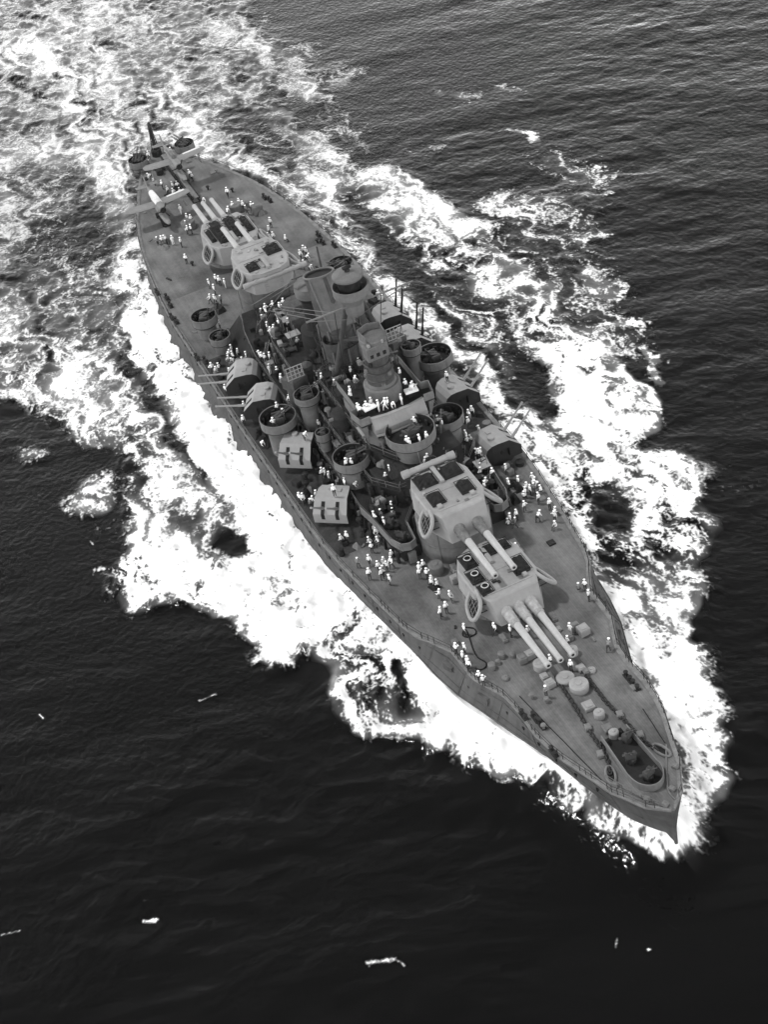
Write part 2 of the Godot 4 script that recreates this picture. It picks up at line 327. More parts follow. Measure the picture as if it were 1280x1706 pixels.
# ---------------------------------------------------------------- mesh building
class Shape:
	var pos := PackedVector3Array()
	var nor := PackedVector3Array()
	var col := PackedColorArray()
	var uvs := PackedVector2Array()
	var tint := Color.WHITE
	var tinted := false
	var at := Transform3D.IDENTITY
	func vertex(a: Vector3, n: Vector3) -> void:
		pos.append(at * a); nor.append((at.basis * n).normalized())
		if tinted: col.append(tint)
	func tri(a: Vector3, b: Vector3, c: Vector3, na: Vector3, nb: Vector3, nc: Vector3) -> void:
		# front faces run clockwise: turn the triangle so that its winding agrees with its normals
		if (b - a).cross(c - a).dot(na + nb + nc) > 0.0:
			var t := b; b = c; c = t; t = nb; nb = nc; nc = t
		vertex(a, na); vertex(b, nb); vertex(c, nc)
	func face(pts: Array, inside: Vector3) -> void:
		# a flat polygon whose outer side looks away from the point inside
		var n := Vector3.ZERO
		for i in range(1, pts.size() - 1): n += (pts[i] - pts[0]).cross(pts[i + 1] - pts[0])
		if n.length() < 1e-9: return
		n = n.normalized()
		if n.dot(pts[0] - inside) < 0.0: n = -n
		for i in range(1, pts.size() - 1): tri(pts[0], pts[i], pts[i + 1], n, n, n)
	func facing(pts: Array, towards: Vector3) -> void:
		face(pts, (pts[0] as Vector3) - towards)
	func box(c: Vector3, size: Vector3, turn := Basis.IDENTITY, cut := 0.0) -> void:
		# a box with its upper edges cut back
		var h := size * 0.5
		var k := minf(cut, minf(h.x, minf(h.y, h.z)) * 0.6)
		var low: Array = []; var mid: Array = []; var top: Array = []
		for q in [[-1, -1], [1, -1], [1, 1], [-1, 1]]:
			low.append(c + turn * Vector3(q[0] * h.x, -h.y, q[1] * h.z))
			mid.append(c + turn * Vector3(q[0] * h.x, h.y - k, q[1] * h.z))
			top.append(c + turn * Vector3(q[0] * (h.x - k), h.y, q[1] * (h.z - k)))
		face(low, c); face(top, c)
		for i in 4:
			var j := (i + 1) % 4
			face([low[i], low[j], mid[j], mid[i]], c)
			if k > 0.0: face([mid[i], mid[j], top[j], top[i]], c)
	func loft(rings: Array, caps := true) -> void:
		# flat faces between rings of the same count; each ring is an Array of Vector3
		var n: int = rings[0].size()
		var mids: Array = []
		for r in rings:
			var m := Vector3.ZERO
			for q in r: m += q
			mids.append(m / n)
		for k in rings.size() - 1:
			var inside: Vector3 = (mids[k] + mids[k + 1]) * 0.5
			for i in n:
				var j := (i + 1) % n
				face([rings[k][i], rings[k][j], rings[k + 1][j], rings[k + 1][i]], inside)
		if caps:
			face(rings[0], mids[1]); face(rings[-1], mids[-2])
	func prism(plan: Array, low: float, high: float, cut := 0.0) -> void:
		# an upright block over any simple plan of Vector2(s, p)
		var poly := PackedVector2Array(plan)
		if Geometry2D.is_polygon_clockwise(poly): poly.reverse()
		var n := poly.size()
		for i in n:
			var a := poly[i]; var b := poly[(i + 1) % n]
			var out := Vector3(-(b.y - a.y), 0, -(b.x - a.x))
			var test := (a + b) * 0.5 + Vector2(out.x, -out.z).normalized() * 0.01
			if Geometry2D.is_point_in_polygon(test, poly): out = -out
			facing([Vector3(a.x, low, -a.y), Vector3(b.x, low, -b.y), Vector3(b.x, high, -b.y), Vector3(a.x, high, -a.y)], out)
		lid(poly, high, Vector3.UP); lid(poly, low, Vector3.DOWN)
	func lid(poly: PackedVector2Array, h: float, up: Vector3) -> void:
		var ids := Geometry2D.triangulate_polygon(poly)
		for i in range(0, ids.size(), 3):
			tri(Vector3(poly[ids[i]].x, h, -poly[ids[i]].y), Vector3(poly[ids[i + 1]].x, h, -poly[ids[i + 1]].y), Vector3(poly[ids[i + 2]].x, h, -poly[ids[i + 2]].y), up, up, up)
	func tube(path: Array, radii: Array, sides := 10, caps := true) -> void:
		var rings: Array = []; var dirs: Array = []
		var n := path.size()
		var ref := Vector3.UP
		for i in n:
			var d: Vector3 = (path[mini(i + 1, n - 1)] - path[maxi(i - 1, 0)]).normalized()
			if absf(d.dot(ref)) > 0.93: ref = Vector3.RIGHT if absf(d.x) < 0.8 else Vector3.BACK
			var u := d.cross(ref).normalized(); var w := u.cross(d).normalized()
			ref = w
			var ring: Array = []; var dd: Array = []
			var r: float = radii[mini(i, radii.size() - 1)]
			for k in sides:
				var a := TAU * k / sides
				var o := u * cos(a) + w * sin(a)
				ring.append(path[i] + o * r); dd.append(o)
			rings.append(ring); dirs.append(dd)
		for i in n - 1:
			for k in sides:
				var j := (k + 1) % sides
				tri(rings[i][k], rings[i][j], rings[i + 1][j], dirs[i][k], dirs[i][j], dirs[i + 1][j])
				tri(rings[i][k], rings[i + 1][j], rings[i + 1][k], dirs[i][k], dirs[i + 1][j], dirs[i + 1][k])
		if caps:
			facing(rings[0], path[0] - path[1]); facing(rings[-1], path[-1] - path[-2])
	func rod(a: Vector3, b: Vector3, r0: float, r1 := -1.0, sides := 8) -> void:
		tube([a, b], [r0, r0 if r1 < 0.0 else r1], sides)
	func lathe(c: Vector3, profile: Array, sides := 20, from := 0.0, to := TAU, stretch := Vector2.ONE) -> void:
		# profile of Vector2(radius, height) about an upright axis, flat along the profile and round about the axis
		for k in profile.size() - 1:
			var a: Vector2 = profile[k]; var b: Vector2 = profile[k + 1]
			var d := b - a
			var nn := Vector2(d.y, -d.x).normalized()
			for i in sides:
				var t0 := from + (to - from) * i / sides; var t1 := from + (to - from) * (i + 1) / sides
				var o0 := Vector3(cos(t0) * stretch.x, 0, -sin(t0) * stretch.y); var o1 := Vector3(cos(t1) * stretch.x, 0, -sin(t1) * stretch.y)
				var n0 := Vector3(cos(t0) * nn.x / stretch.x, nn.y, -sin(t0) * nn.x / stretch.y).normalized(); var n1 := Vector3(cos(t1) * nn.x / stretch.x, nn.y, -sin(t1) * nn.x / stretch.y).normalized()
				var p00 := c + o0 * a.x + Vector3.UP * a.y; var p01 := c + o1 * a.x + Vector3.UP * a.y
				var p10 := c + o0 * b.x + Vector3.UP * b.y; var p11 := c + o1 * b.x + Vector3.UP * b.y
				tri(p00, p01, p11, n0, n1, n1); tri(p00, p11, p10, n0, n1, n0)
	func drum(c: Vector3, r: float, h: float, sides := 18, cut := 0.06) -> void:
		lathe(c, [Vector2(r, 0), Vector2(r, h - cut), Vector2(r - cut, h), Vector2(0, h)], sides)
	func ring_wall(c: Vector3, r: float, h: float, thick := 0.12, sides := 22, from := 0.0, to := TAU, stretch := Vector2.ONE) -> void:
		lathe(c, [Vector2(r - thick, 0), Vector2(r, 0), Vector2(r, h), Vector2(r - thick, h), Vector2(r - thick, 0)].slice(1), sides, from, to, stretch)
	func sheet_wall(path: Array, h: float, thick := 0.12) -> void:
		# an upright plate along a path of Vector3 (its foot)
		for i in path.size() - 1:
			var a: Vector3 = path[i]; var b: Vector3 = path[i + 1]
			var d := (b - a); d.y = 0
			var yaw := Basis(Vector3.UP, atan2(-d.z, d.x))
			box((a + b) * 0.5 + Vector3.UP * h * 0.5, Vector3(d.length() + thick * 0.5, h, thick), yaw)
	func rail(path: Array, h := 1.0, every := 2.0) -> void:
		for i in path.size() - 1:
			var a: Vector3 = path[i]; var b: Vector3 = path[i + 1]
			var n := maxi(1, int((b - a).length() / every))
			for k in n + 1:
				var q := a.lerp(b, float(k) / n)
				tube([q, q + Vector3.UP * h], [0.04], 4, false)
			for y in [h, h * 0.5]:
				tube([a + Vector3.UP * y, b + Vector3.UP * y], [0.03], 4, false)
	func mesh() -> ArrayMesh:
		var arrays := []; arrays.resize(Mesh.ARRAY_MAX)
		arrays[Mesh.ARRAY_VERTEX] = pos; arrays[Mesh.ARRAY_NORMAL] = nor
		if tinted: arrays[Mesh.ARRAY_COLOR] = col
		if uvs.size() == pos.size() and uvs.size() > 0: arrays[Mesh.ARRAY_TEX_UV] = uvs
		var m := ArrayMesh.new()
		m.add_surface_from_arrays(Mesh.PRIMITIVE_TRIANGLES, arrays)
		return m

# ---------------------------------------------------------------- materials
var mats := {}
func paint(called: String, tone: float, rough := 0.75, vary := 0.16, metres := 9.0, streaks := 0.0) -> StandardMaterial3D:
	# weathered paint: broad stains and fine wear round one tone (linear), with faint upright streaks if asked
	if mats.has(called): return mats[called]
	var m := StandardMaterial3D.new()
	var size := 256
	var seed_value := hash(called) % 10000
	var broad := noise(seed_value, 0.012, 3).get_seamless_image(size, size)
	var fine := noise(seed_value + 7, 0.07, 3).get_seamless_image(size, size)
	var run := noise(seed_value + 9, 0.09, 2).get_seamless_image(size, size)
	var im := Image.create(size, size, false, Image.FORMAT_RGB8)
	for y in size:
		for x in size:
			var b := broad.get_pixel(x, y).r - 0.5; var f := fine.get_pixel(x, y).r - 0.5
			var r := run.get_pixel(x, (y / 16) * 2 % size).r - 0.5
			var t := clampf(tone * (1.0 + vary * (b * 1.8 + f * 1.3) - streaks * maxf(r, 0.0) * 1.6), 0.001, 0.95)
			im.set_pixel(x, y, Color(t, t, t).linear_to_srgb())
	m.albedo_texture = ImageTexture.create_from_image(im)
	m.uv1_triplanar = true; m.uv1_world_triplanar = true
	m.uv1_scale = Vector3.ONE / metres
	m.roughness = rough
	m.metallic_specular = 0.12
	mats[called] = m
	return m

func deck_planks(called: String, tone: float) -> StandardMaterial3D:
	# painted teak: planks run fore and aft, scuffed and stained
	if mats.has(called): return mats[called]
	var m := StandardMaterial3D.new()
	var w := 1024; var h := 1024
	var streak := noise(301, 0.011, 4); var blot := noise(302, 0.010, 4); var fine := noise(303, 0.09, 2); var wet := noise(304, 0.004, 2)
	var rng := RandomNumberGenerator.new(); rng.seed = 77
	var shade := PackedFloat32Array()
	for y in h / 4: shade.append(rng.randf_range(-1.0, 1.0))
	var im := Image.create(w, h, false, Image.FORMAT_RGB8)
	for y in h:
		var seam := 0.88 if y % 4 == 0 else 1.0
		for x in w:
			var t := tone * (1.0 + 0.42 * blot.get_noise_2d(x, y) + 0.16 * streak.get_noise_2d(x * 0.35, y * 4.0) + 0.14 * fine.get_noise_2d(x, y * 1.4) + 0.06 * shade[y / 4]) * seam
			t *= 1.0 - 0.3 * smoothstep(0.1, 0.5, wet.get_noise_2d(x, y))
			im.set_pixel(x, y, Color(t, t, t).linear_to_srgb())
	m.albedo_texture = ImageTexture.create_from_image(im)
	m.uv1_triplanar = true; m.uv1_world_triplanar = true
	m.uv1_scale = Vector3.ONE / 64.0
	m.roughness = 0.8; m.metallic_specular = 0.15
	mats[called] = m
	return m

func plain_tints(called: String, rough := 0.85) -> StandardMaterial3D:
	if mats.has(called): return mats[called]
	var m := StandardMaterial3D.new()
	m.vertex_color_use_as_albedo = true; m.roughness = rough; m.metallic_specular = 0.3
	mats[called] = m
	return m

# ---------------------------------------------------------------- naming
var taken := {}
func numbered(called: String) -> String:
	taken[called] = taken.get(called, -1) + 1
	return called if taken[called] == 0 else "%s_%03d" % [called, taken[called]]

func part(called: String, s: Shape, m: Material, under: Node, label := "") -> MeshInstance3D:
	var o := MeshInstance3D.new()
	o.name = called; o.mesh = s.mesh(); o.material_override = m
	under.add_child(o, true)
	if label: o.set_meta("label", label)
	return o

func thing(called: String, label: String, category: String, at := Vector3.ZERO, turn := 0.0, group := "") -> Node3D:
	var o := Node3D.new(); o.name = numbered(called)
	o.position = at; o.rotation.y = turn
	o.set_meta("label", label); o.set_meta("category", category)
	if group: o.set_meta("group", group)
	add_child(o, true)
	return o

# ---------------------------------------------------------------- the ship
var ship: Node3D
var steel: StandardMaterial3D; var steel_dark: StandardMaterial3D; var roof_paint: StandardMaterial3D; var hull_paint: StandardMaterial3D
var deck_wood: StandardMaterial3D; var deck_steel: StandardMaterial3D; var black: StandardMaterial3D; var canvas: StandardMaterial3D; var light_paint: StandardMaterial3D; var gun_paint: StandardMaterial3D; var mid_paint: StandardMaterial3D; var dim_paint: StandardMaterial3D

func make_materials() -> void:
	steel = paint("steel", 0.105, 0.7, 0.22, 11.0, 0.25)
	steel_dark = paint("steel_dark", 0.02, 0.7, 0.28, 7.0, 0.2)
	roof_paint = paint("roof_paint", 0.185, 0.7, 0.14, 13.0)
	light_paint = paint("light_paint", 0.19, 0.7, 0.14, 9.0, 0.15)
	mid_paint = paint("mid_paint", 0.095, 0.7, 0.2, 7.0, 0.2)
	dim_paint = paint("dim_paint", 0.05, 0.7, 0.3, 6.0, 0.3)
	gun_paint = paint("gun_paint", 0.26, 0.6, 0.12, 6.0)
	hull_paint = paint("hull_paint", 0.06, 0.6, 0.3, 17.0, 0.5)
	deck_steel = paint("deck_steel", 0.018, 0.8, 0.35, 8.0)
	black = paint("black", 0.014, 0.8, 0.4, 3.0)
	canvas = paint("canvas", 0.62, 0.9, 0.18, 4.0)
	deck_wood = deck_planks("deck_wood", 0.097)

func stations() -> Array:
	var out: Array = []
	var s := 0.0
	while s < 177.6:
		out.append(s)
		s += 0.6 if s < 6.0 or s > 168.0 else (0.8 if s < 46.0 else 2.0)
	out.append(177.6)
	return out

func build_hull() -> void:
	var st := stations()
	var shell := Shape.new(); var deck := Shape.new(); var gutter := Shape.new()
	var rows: Array = []
	for s in st:
		var top := deck_at(s)
		var w := table(WATER_EDGE, s); var mid := table(MID_EDGE, s); var d := table(DECK_EDGE, s)
		var bulge := smoothstep(52.0, 75.0, s) * (1.0 - smoothstep(128.0, 146.0, s))
		var at_ledge := lerpf(lerpf(w, mid, 0.42), maxf(w, mid), bulge)
		var over_ledge := lerpf(lerpf(w, mid, 0.52), mid + 0.1, bulge)
		rows.append([Vector2(w * 0.93, -3.0), Vector2(w, 0.0), Vector2(at_ledge, 2.3), Vector2(over_ledge, 3.0), Vector2(mid, 5.4), Vector2(d, top)])
	for side in [-1.0, 1.0]:
		var nrm: Array = []
		for i in st.size():
			var line: Array = []
			for k in 6:
				var i0 := maxi(i - 1, 0); var i1 := mini(i + 1, st.size() - 1)
				var along := Vector3(st[i1] - st[i0], rows[i1][k].y - rows[i0][k].y, -side * (rows[i1][k].x - rows[i0][k].x))
				line.append(along)
			nrm.append(line)
		for k in 5:
			for i in st.size() - 1:
				var a := v(st[i], side * rows[i][k].x, rows[i][k].y); var b := v(st[i + 1], side * rows[i + 1][k].x, rows[i + 1][k].y)
				var c := v(st[i + 1], side * rows[i + 1][k + 1].x, rows[i + 1][k + 1].y); var e := v(st[i], side * rows[i][k + 1].x, rows[i][k + 1].y)
				var n0: Vector3 = (nrm[i][k] as Vector3).cross(e - a); var n1: Vector3 = (nrm[i + 1][k] as Vector3).cross(c - b)
				var n2: Vector3 = (nrm[i + 1][k + 1] as Vector3).cross(c - b); var n3: Vector3 = (nrm[i][k + 1] as Vector3).cross(e - a)
				var flip := 1.0 if n0.dot(Vector3(0, 0, -side)) > 0.0 else -1.0
				n0 = (n0 * flip).normalized(); n1 = (n1 * flip).normalized(); n2 = (n2 * flip).normalized(); n3 = (n3 * flip).normalized()
				shell.tri(a, b, c, n0, n1, n2); shell.tri(a, c, e, n0, n2, n3)
	# the deck, rising to the bow
	for i in st.size() - 1:
		var s0: float = st[i]; var s1: float = st[i + 1]
		var a := v(s0, rows[i][5].x, rows[i][5].y); var b := v(s1, rows[i + 1][5].x, rows[i + 1][5].y)
		var c := v(s1, -rows[i + 1][5].x, rows[i + 1][5].y); var e := v(s0, -rows[i][5].x, rows[i][5].y)
		deck.tri(a, b, c, Vector3.UP, Vector3.UP, Vector3.UP); deck.tri(a, c, e, Vector3.UP, Vector3.UP, Vector3.UP)
		# the waterway: a steel strip along the edge of the deck
		for side in [-1.0, 1.0]:
			var w0: float = minf(0.55, rows[i][5].x * 0.5); var w1: float = minf(0.55, rows[i + 1][5].x * 0.5)
			var up := Vector3.UP * 0.05
			gutter.facing([v(s0, side * (rows[i][5].x + 0.05), rows[i][5].y) + up, v(s1, side * (rows[i + 1][5].x + 0.05), rows[i + 1][5].y) + up, v(s1, side * (rows[i + 1][5].x - w1), rows[i + 1][5].y) + up, v(s0, side * (rows[i][5].x - w0), rows[i][5].y) + up], Vector3.UP)
			gutter.facing([v(s0, side * (rows[i][5].x + 0.05), rows[i][5].y - 0.2), v(s1, side * (rows[i + 1][5].x + 0.05), rows[i + 1][5].y - 0.2), v(s1, side * (rows[i + 1][5].x + 0.05), rows[i + 1][5].y) + up, v(s0, side * (rows[i][5].x + 0.05), rows[i][5].y) + up], v(0, side, 0))
	part("hull", shell, hull_paint, ship, "dark grey hull side above a bulge awash in foam")
	part("main_deck", deck, deck_wood, ship)
	for lot in [[1.0, 57.0], [-1.0, 70.0]]:  # dark sheet over the planks: shade and wet amidships put in as colour
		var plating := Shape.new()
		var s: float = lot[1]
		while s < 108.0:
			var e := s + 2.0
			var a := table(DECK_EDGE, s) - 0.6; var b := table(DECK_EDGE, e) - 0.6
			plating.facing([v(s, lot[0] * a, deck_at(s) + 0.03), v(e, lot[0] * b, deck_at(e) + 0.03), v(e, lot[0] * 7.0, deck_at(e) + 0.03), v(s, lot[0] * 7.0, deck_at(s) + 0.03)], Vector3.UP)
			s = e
		part("deck_shade_sheet", plating, paint("plating", 0.03, 0.7, 0.4, 6.0), ship)  # the dark tone paints in the shaded deck round the gun mounts
	part("waterway", gutter, paint("waterway", 0.12, 0.7, 0.3, 5.0), ship)
	# the cut-away sides of the forecastle: a knuckle line where the hull runs on below
	for side in [-1.0, 1.0]:
		var knuckle := Shape.new()
		var path: Array = []
		var s := 15.0
		while s < 40.0:
			path.append(v(s, side * (table(MID_EDGE, s) + 0.03), 5.4)); s += 1.0
		knuckle.tube(path, [0.10], 6)
		part("knuckle", knuckle, hull_paint, ship)
		# blanked casemate in each cut-away
		for cs in [26.5, 33.0]:
			var p := lerpf(table(MID_EDGE, cs), table(DECK_EDGE, cs), 0.55)
			var cm := Shape.new(); cm.box(v(cs, side * p, 6.9), Vector3(1.6, 1.0, 0.5), Basis(Vector3.UP, side * 0.25)); part("casemate_plate", cm, hull_paint, ship)
	var stem := Shape.new(); stem.tube([v(0.05, 0, -2.0), v(0.05, 0, 5.4), v(-0.02, 0, 9.75)], [0.2], 10); part("stem_bar", stem, hull_paint, ship)
	var sternpost := Shape.new(); sternpost.tube([v(177.6, 0, -2.0), v(177.6, 0, 6.05)], [0.22], 10); part("sternpost", sternpost, hull_paint, ship)
	# seams of the shell plating
	for side in [-1.0, 1.0]:
		for k in [0.25, 0.8]:
			var path: Array = []
			for s in range(3, 174, 3): path.append(v(s, side * (lerpf(table(MID_EDGE, s), table(DECK_EDGE, s), k) + 0.02), lerpf(5.4, deck_at(s), k)))
			var sm := Shape.new(); sm.tube(path, [0.06], 5); part("plate_seam", sm, hull_paint, ship)
		for s in range(6, 172, 6):
			var path: Array = []
			for k in 6: path.append(v(s, side * (lerpf(table(MID_EDGE, s), table(DECK_EDGE, s), k / 5.0) + 0.02), lerpf(5.4, deck_at(s), k / 5.0)))
			var sm := Shape.new(); sm.tube(path, [0.05], 5); part("plate_butt", sm, hull_paint, ship)
	# lifelines round the deck edge
	for side in [-1.0, 1.0]:
		var path: Array = []
		for s in st:
			if s > 1.0 and s < 176.5 and fmod(s, 4.0) < 2.01: path.append(v(s, side * (table(DECK_EDGE, s) - 0.12), deck_at(s) + 0.05))
		var r := Shape.new(); r.rail(path, 1.0, 2.2)
		part("lifeline", r, steel_dark, ship)
	# rubbing strakes and scuttles on the starboard side, ladder rungs and scuppers on both
	var fit := Shape.new()
	for side in [-1.0, 1.0]:
		for s in range(8, 172, 3):
			var k := 0.62
			var p := lerpf(table(MID_EDGE, s), table(DECK_EDGE, s), k)
			var h := lerpf(5.4, deck_at(s), k)
			fit.box(v(s, side * (p + 0.02), h - 0.3), Vector3(0.32, 0.32, 0.16))
	part("scuttle", fit, black, ship)

func mound(c: Vector3, w: float, l: float, h: float, rng: RandomNumberGenerator, sh: Shape, turn := 0.0) -> void:
	# a heap of folded net or gear: a low uneven block
	var nx := maxi(3, int(l / 0.35)); var nz := maxi(3, int(w / 0.35))
	var b := Basis(Vector3.UP, turn)
	var g: Array = []
	for i in nx + 1:
		var line: Array = []
		for j in nz + 1:
			var edge := i == 0 or j == 0 or i == nx or j == nz
			line.append(c + b * Vector3((float(i) / nx - 0.5) * l, 0.0 if edge else h * rng.randf_range(0.55, 1.15), (float(j) / nz - 0.5) * w))
		g.append(line)
	for i in nx:
		for j in nz:
			sh.facing([g[i][j], g[i + 1][j], g[i + 1][j + 1]], Vector3.UP); sh.facing([g[i][j], g[i + 1][j + 1], g[i][j + 1]], Vector3.UP)

# a main turret at distance s aft of the stem; facing is +1 where the guns look aft
func build_turret(s: float, facing: float, guns: int, axis: float, roof: float, deck: float, rangefinder: Array, nets: Array, label: String, muzzle: float) -> Node3D:
	var t := Node3D.new(); t.name = "turret"; ship.add_child(t, true)
	t.set_meta("label", label)
	var X := func(x: float, p: float, h: float) -> Vector3: return v(s + facing * x, p, h)
	var low := axis - 1.05
	var b := Shape.new()
	b.lathe(v(s, 0, 0), [Vector2(4.5, deck - 0.3), Vector2(4.5, low - 0.35), Vector2(4.35, low - 0.05), Vector2(0, low - 0.05)], 40)
	for y in [deck + (low - deck) * 0.5]:
		b.lathe(v(s, 0, 0), [Vector2(4.53, y - 0.05), Vector2(4.58, y), Vector2(4.53, y + 0.05)], 40)
	for k in 9:
		var a := TAU * k / 9.0 + 0.2
		b.box(v(s + cos(a) * 4.53, sin(a) * 4.53, (deck + low) * 0.5), Vector3(0.1, low - deck - 0.4, 0.12), Basis(Vector3.UP, a))
	part("barbette", b, steel, t)
	var wide := 1.0 if guns == 3 else 0.94
	var plan := [[6.3, 2.75], [2.3, 4.15], [-2.6, 4.1], [-4.6, 3.15], [-5.3, 1.6]]
	var top := [[4.3, 2.95], [2.1, 3.95], [-2.5, 3.9], [-4.4, 3.0], [-5.1, 1.5]]
	var ring0: Array = []; var ring1: Array = []; var ring2: Array = []
	for side in [1, -1]:
		var idx := range(5) if side == 1 else range(4, -1, -1)
		for i in idx:
			ring0.append(X.call(plan[i][0] - (0.4 if i == 0 else 0.0), side * plan[i][1] * wide, low))
			ring1.append(X.call(top[i][0] + (0.12 if i == 0 else 0.0), side * (top[i][1] + 0.08) * wide, roof - 0.14))
			ring2.append(X.call(top[i][0] - 0.05, side * (top[i][1] - 0.06) * wide, roof))
	var g := Shape.new(); g.loft([ring0, ring1, ring2])
	# roof plates lap one another; sighting hoods and vents stand on them
	g.box(X.call(0.0, 0, roof + 0.02), Vector3(0.25, 0.05, 7.2 * wide))
	g.box(X.call(3.3, 0, roof + 0.03), Vector3(0.2, 0.06, 5.8 * wide))
	for side in [-1, 1]:
		g.box(X.call(-0.8, side * 3.55 * wide, roof - 0.55), Vector3(1.3, 1.0, 1.0), Basis.IDENTITY, 0.3)
		g.box(X.call(2.6, side * 2.3 * wide, roof + 0.16), Vector3(0.7, 0.32, 0.6), Basis.IDENTITY, 0.12)
	for side in [-1, 1]:
		g.drum(X.call(-3.6, side * 0.6, roof), 0.22, 0.3, 10)
		g.box(X.call(-4.2, side * 2.0, roof + 0.12), Vector3(0.4, 0.25, 0.5), Basis.IDENTITY, 0.08)
		for k in 6: g.box(X.call(-5.25, side * 1.2, low + 0.3 + k * 0.38), Vector3(0.12, 0.05, 0.5))
		for k in 5: g.box(X.call(1.4 - k * 1.1, side * 3.93 * wide, roof - 1.3), Vector3(0.08, 1.6, 0.07))
	g.box(X.call(-2.8, 0, roof + 0.22), Vector3(3.2, 0.44, 0.55), Basis.IDENTITY, 0.08)
	part("gun_house", g, roof_paint, t)
	var scuff := RandomNumberGenerator.new(); scuff.seed = int(s)
	for k in 10:
		var q := Shape.new(); var c: Vector3 = X.call(scuff.randf_range(-4.0, 3.6), scuff.randf_range(-2.8, 2.8), roof + 0.05)
		q.box(c, Vector3(scuff.randf_range(0.25, 0.8), scuff.randf_range(0.1, 0.4), scuff.randf_range(0.2, 0.6)), Basis(Vector3.UP, scuff.randf_range(-0.3, 0.3)), 0.04)
		part("roof_fitting", q, [roof_paint, steel, steel_dark][scuff.randi() % 3], t)
	var spread := 1.52 if guns == 3 else 2.4
	for k in guns:
		var p := (k - (guns - 1) * 0.5) * spread
		var root: Vector3 = X.call(4.3, p, axis)
		var tip: Vector3 = X.call(muzzle, p, axis + 0.12)
		var d := (tip - root).normalized()
		var n := Shape.new()
		var L := (tip - root).length()
		n.tube([root, root + d * L * 0.30, root + d * L * 0.305, root + d * L * 0.62, root + d * L * 0.96, root + d * L * 0.965, tip], [0.52, 0.49, 0.46, 0.40, 0.34, 0.38, 0.38], 16)
		var o := part("gun_barrel", n, gun_paint, t)
		var bore := Shape.new(); bore.tube([tip - d * 0.02, tip + d * 0.012], [0.19], 12)
		part("muzzle_bore", bore, black, t)
		# the canvas boot round the root of the barrel, wrinkled and sagging
		var boot := Shape.new()
		var rng := RandomNumberGenerator.new(); rng.seed = int(s * 10) + k
		var path: Array = []; var rad: Array = []
		for q in 11:
			var f := q / 10.0
			path.append(root + d * (f * 3.6 - 0.2) + Vector3.DOWN * (0.12 * sin(f * PI)) + Vector3.UP * 0.15 * (1.0 - f))
			rad.append(lerpf(0.82, 0.55, f) * (1.0 + 0.06 * (1 if q % 2 else -1)) * rng.randf_range(0.96, 1.04))
		boot.tube(path, rad, 14)
		part("blast_bag", boot, paint("boot_dark", 0.10, 0.9, 0.4, 3.0) if guns == 2 and facing < 0.0 else paint("boot", 0.20, 0.9, 0.4, 3.0), t)
	if rangefinder.size() > 0:
		# [x, half length, p centre, height, radius, turn]
		var r := Shape.new()
		var c: Vector3 = X.call(rangefinder[0], rangefinder[2], rangefinder[3])
		var along := Vector3(sin(rangefinder[5]), 0, -cos(rangefinder[5]))
		var hl: float = rangefinder[1]; var rr: float = rangefinder[4]
		r.tube([c - along * hl, c - along * (hl - 0.9), c - along * (hl - 0.91), c + along * (hl - 0.91), c + along * (hl - 0.9), c + along * hl], [rr, rr, rr * 0.82, rr * 0.82, rr, rr], 12)
		for q in 4: r.box(c + along * hl * (q - 1.5) * 0.4 + Vector3.UP * rr * 0.7, Vector3(0.3, 0.3, 0.45), Basis.IDENTITY, 0.08)
		part("rangefinder", r, light_paint, t)
	var rng2 := RandomNumberGenerator.new(); rng2.seed = int(s * 7)
	for q in nets:
		# [x, p, length along, width across, bright ring]
		var n := Shape.new()
		var c: Vector3 = X.call(q[0], q[1], roof + 0.02)
		mound(c, q[3], q[2], 0.5, rng2, n)
		var o := part("floater_net", n, black, t)
		var fr := Shape.new()
		var hw: float = q[3] * 0.5; var hl: float = q[2] * 0.5
		fr.tube([c + Vector3(-hl, 0.3, -hw), c + Vector3(hl, 0.3, -hw), c + Vector3(hl, 0.3, hw), c + Vector3(-hl, 0.3, hw), c + Vector3(-hl, 0.3, -hw)], [0.05], 5)
		part("net_basket", fr, steel_dark, t)
		if q[4] > 0:
			var rg := Shape.new(); var pts: Array = []
			for a in 13: pts.append(c + Vector3(cos(a * TAU / 12.0) * 0.42, 0.62, sin(a * TAU / 12.0) * 0.42))
			rg.tube(pts, [0.07], 6)
			part("coiled_line", rg, paint("rope", 0.3, 0.9, 0.3, 2.0), t)
	return t

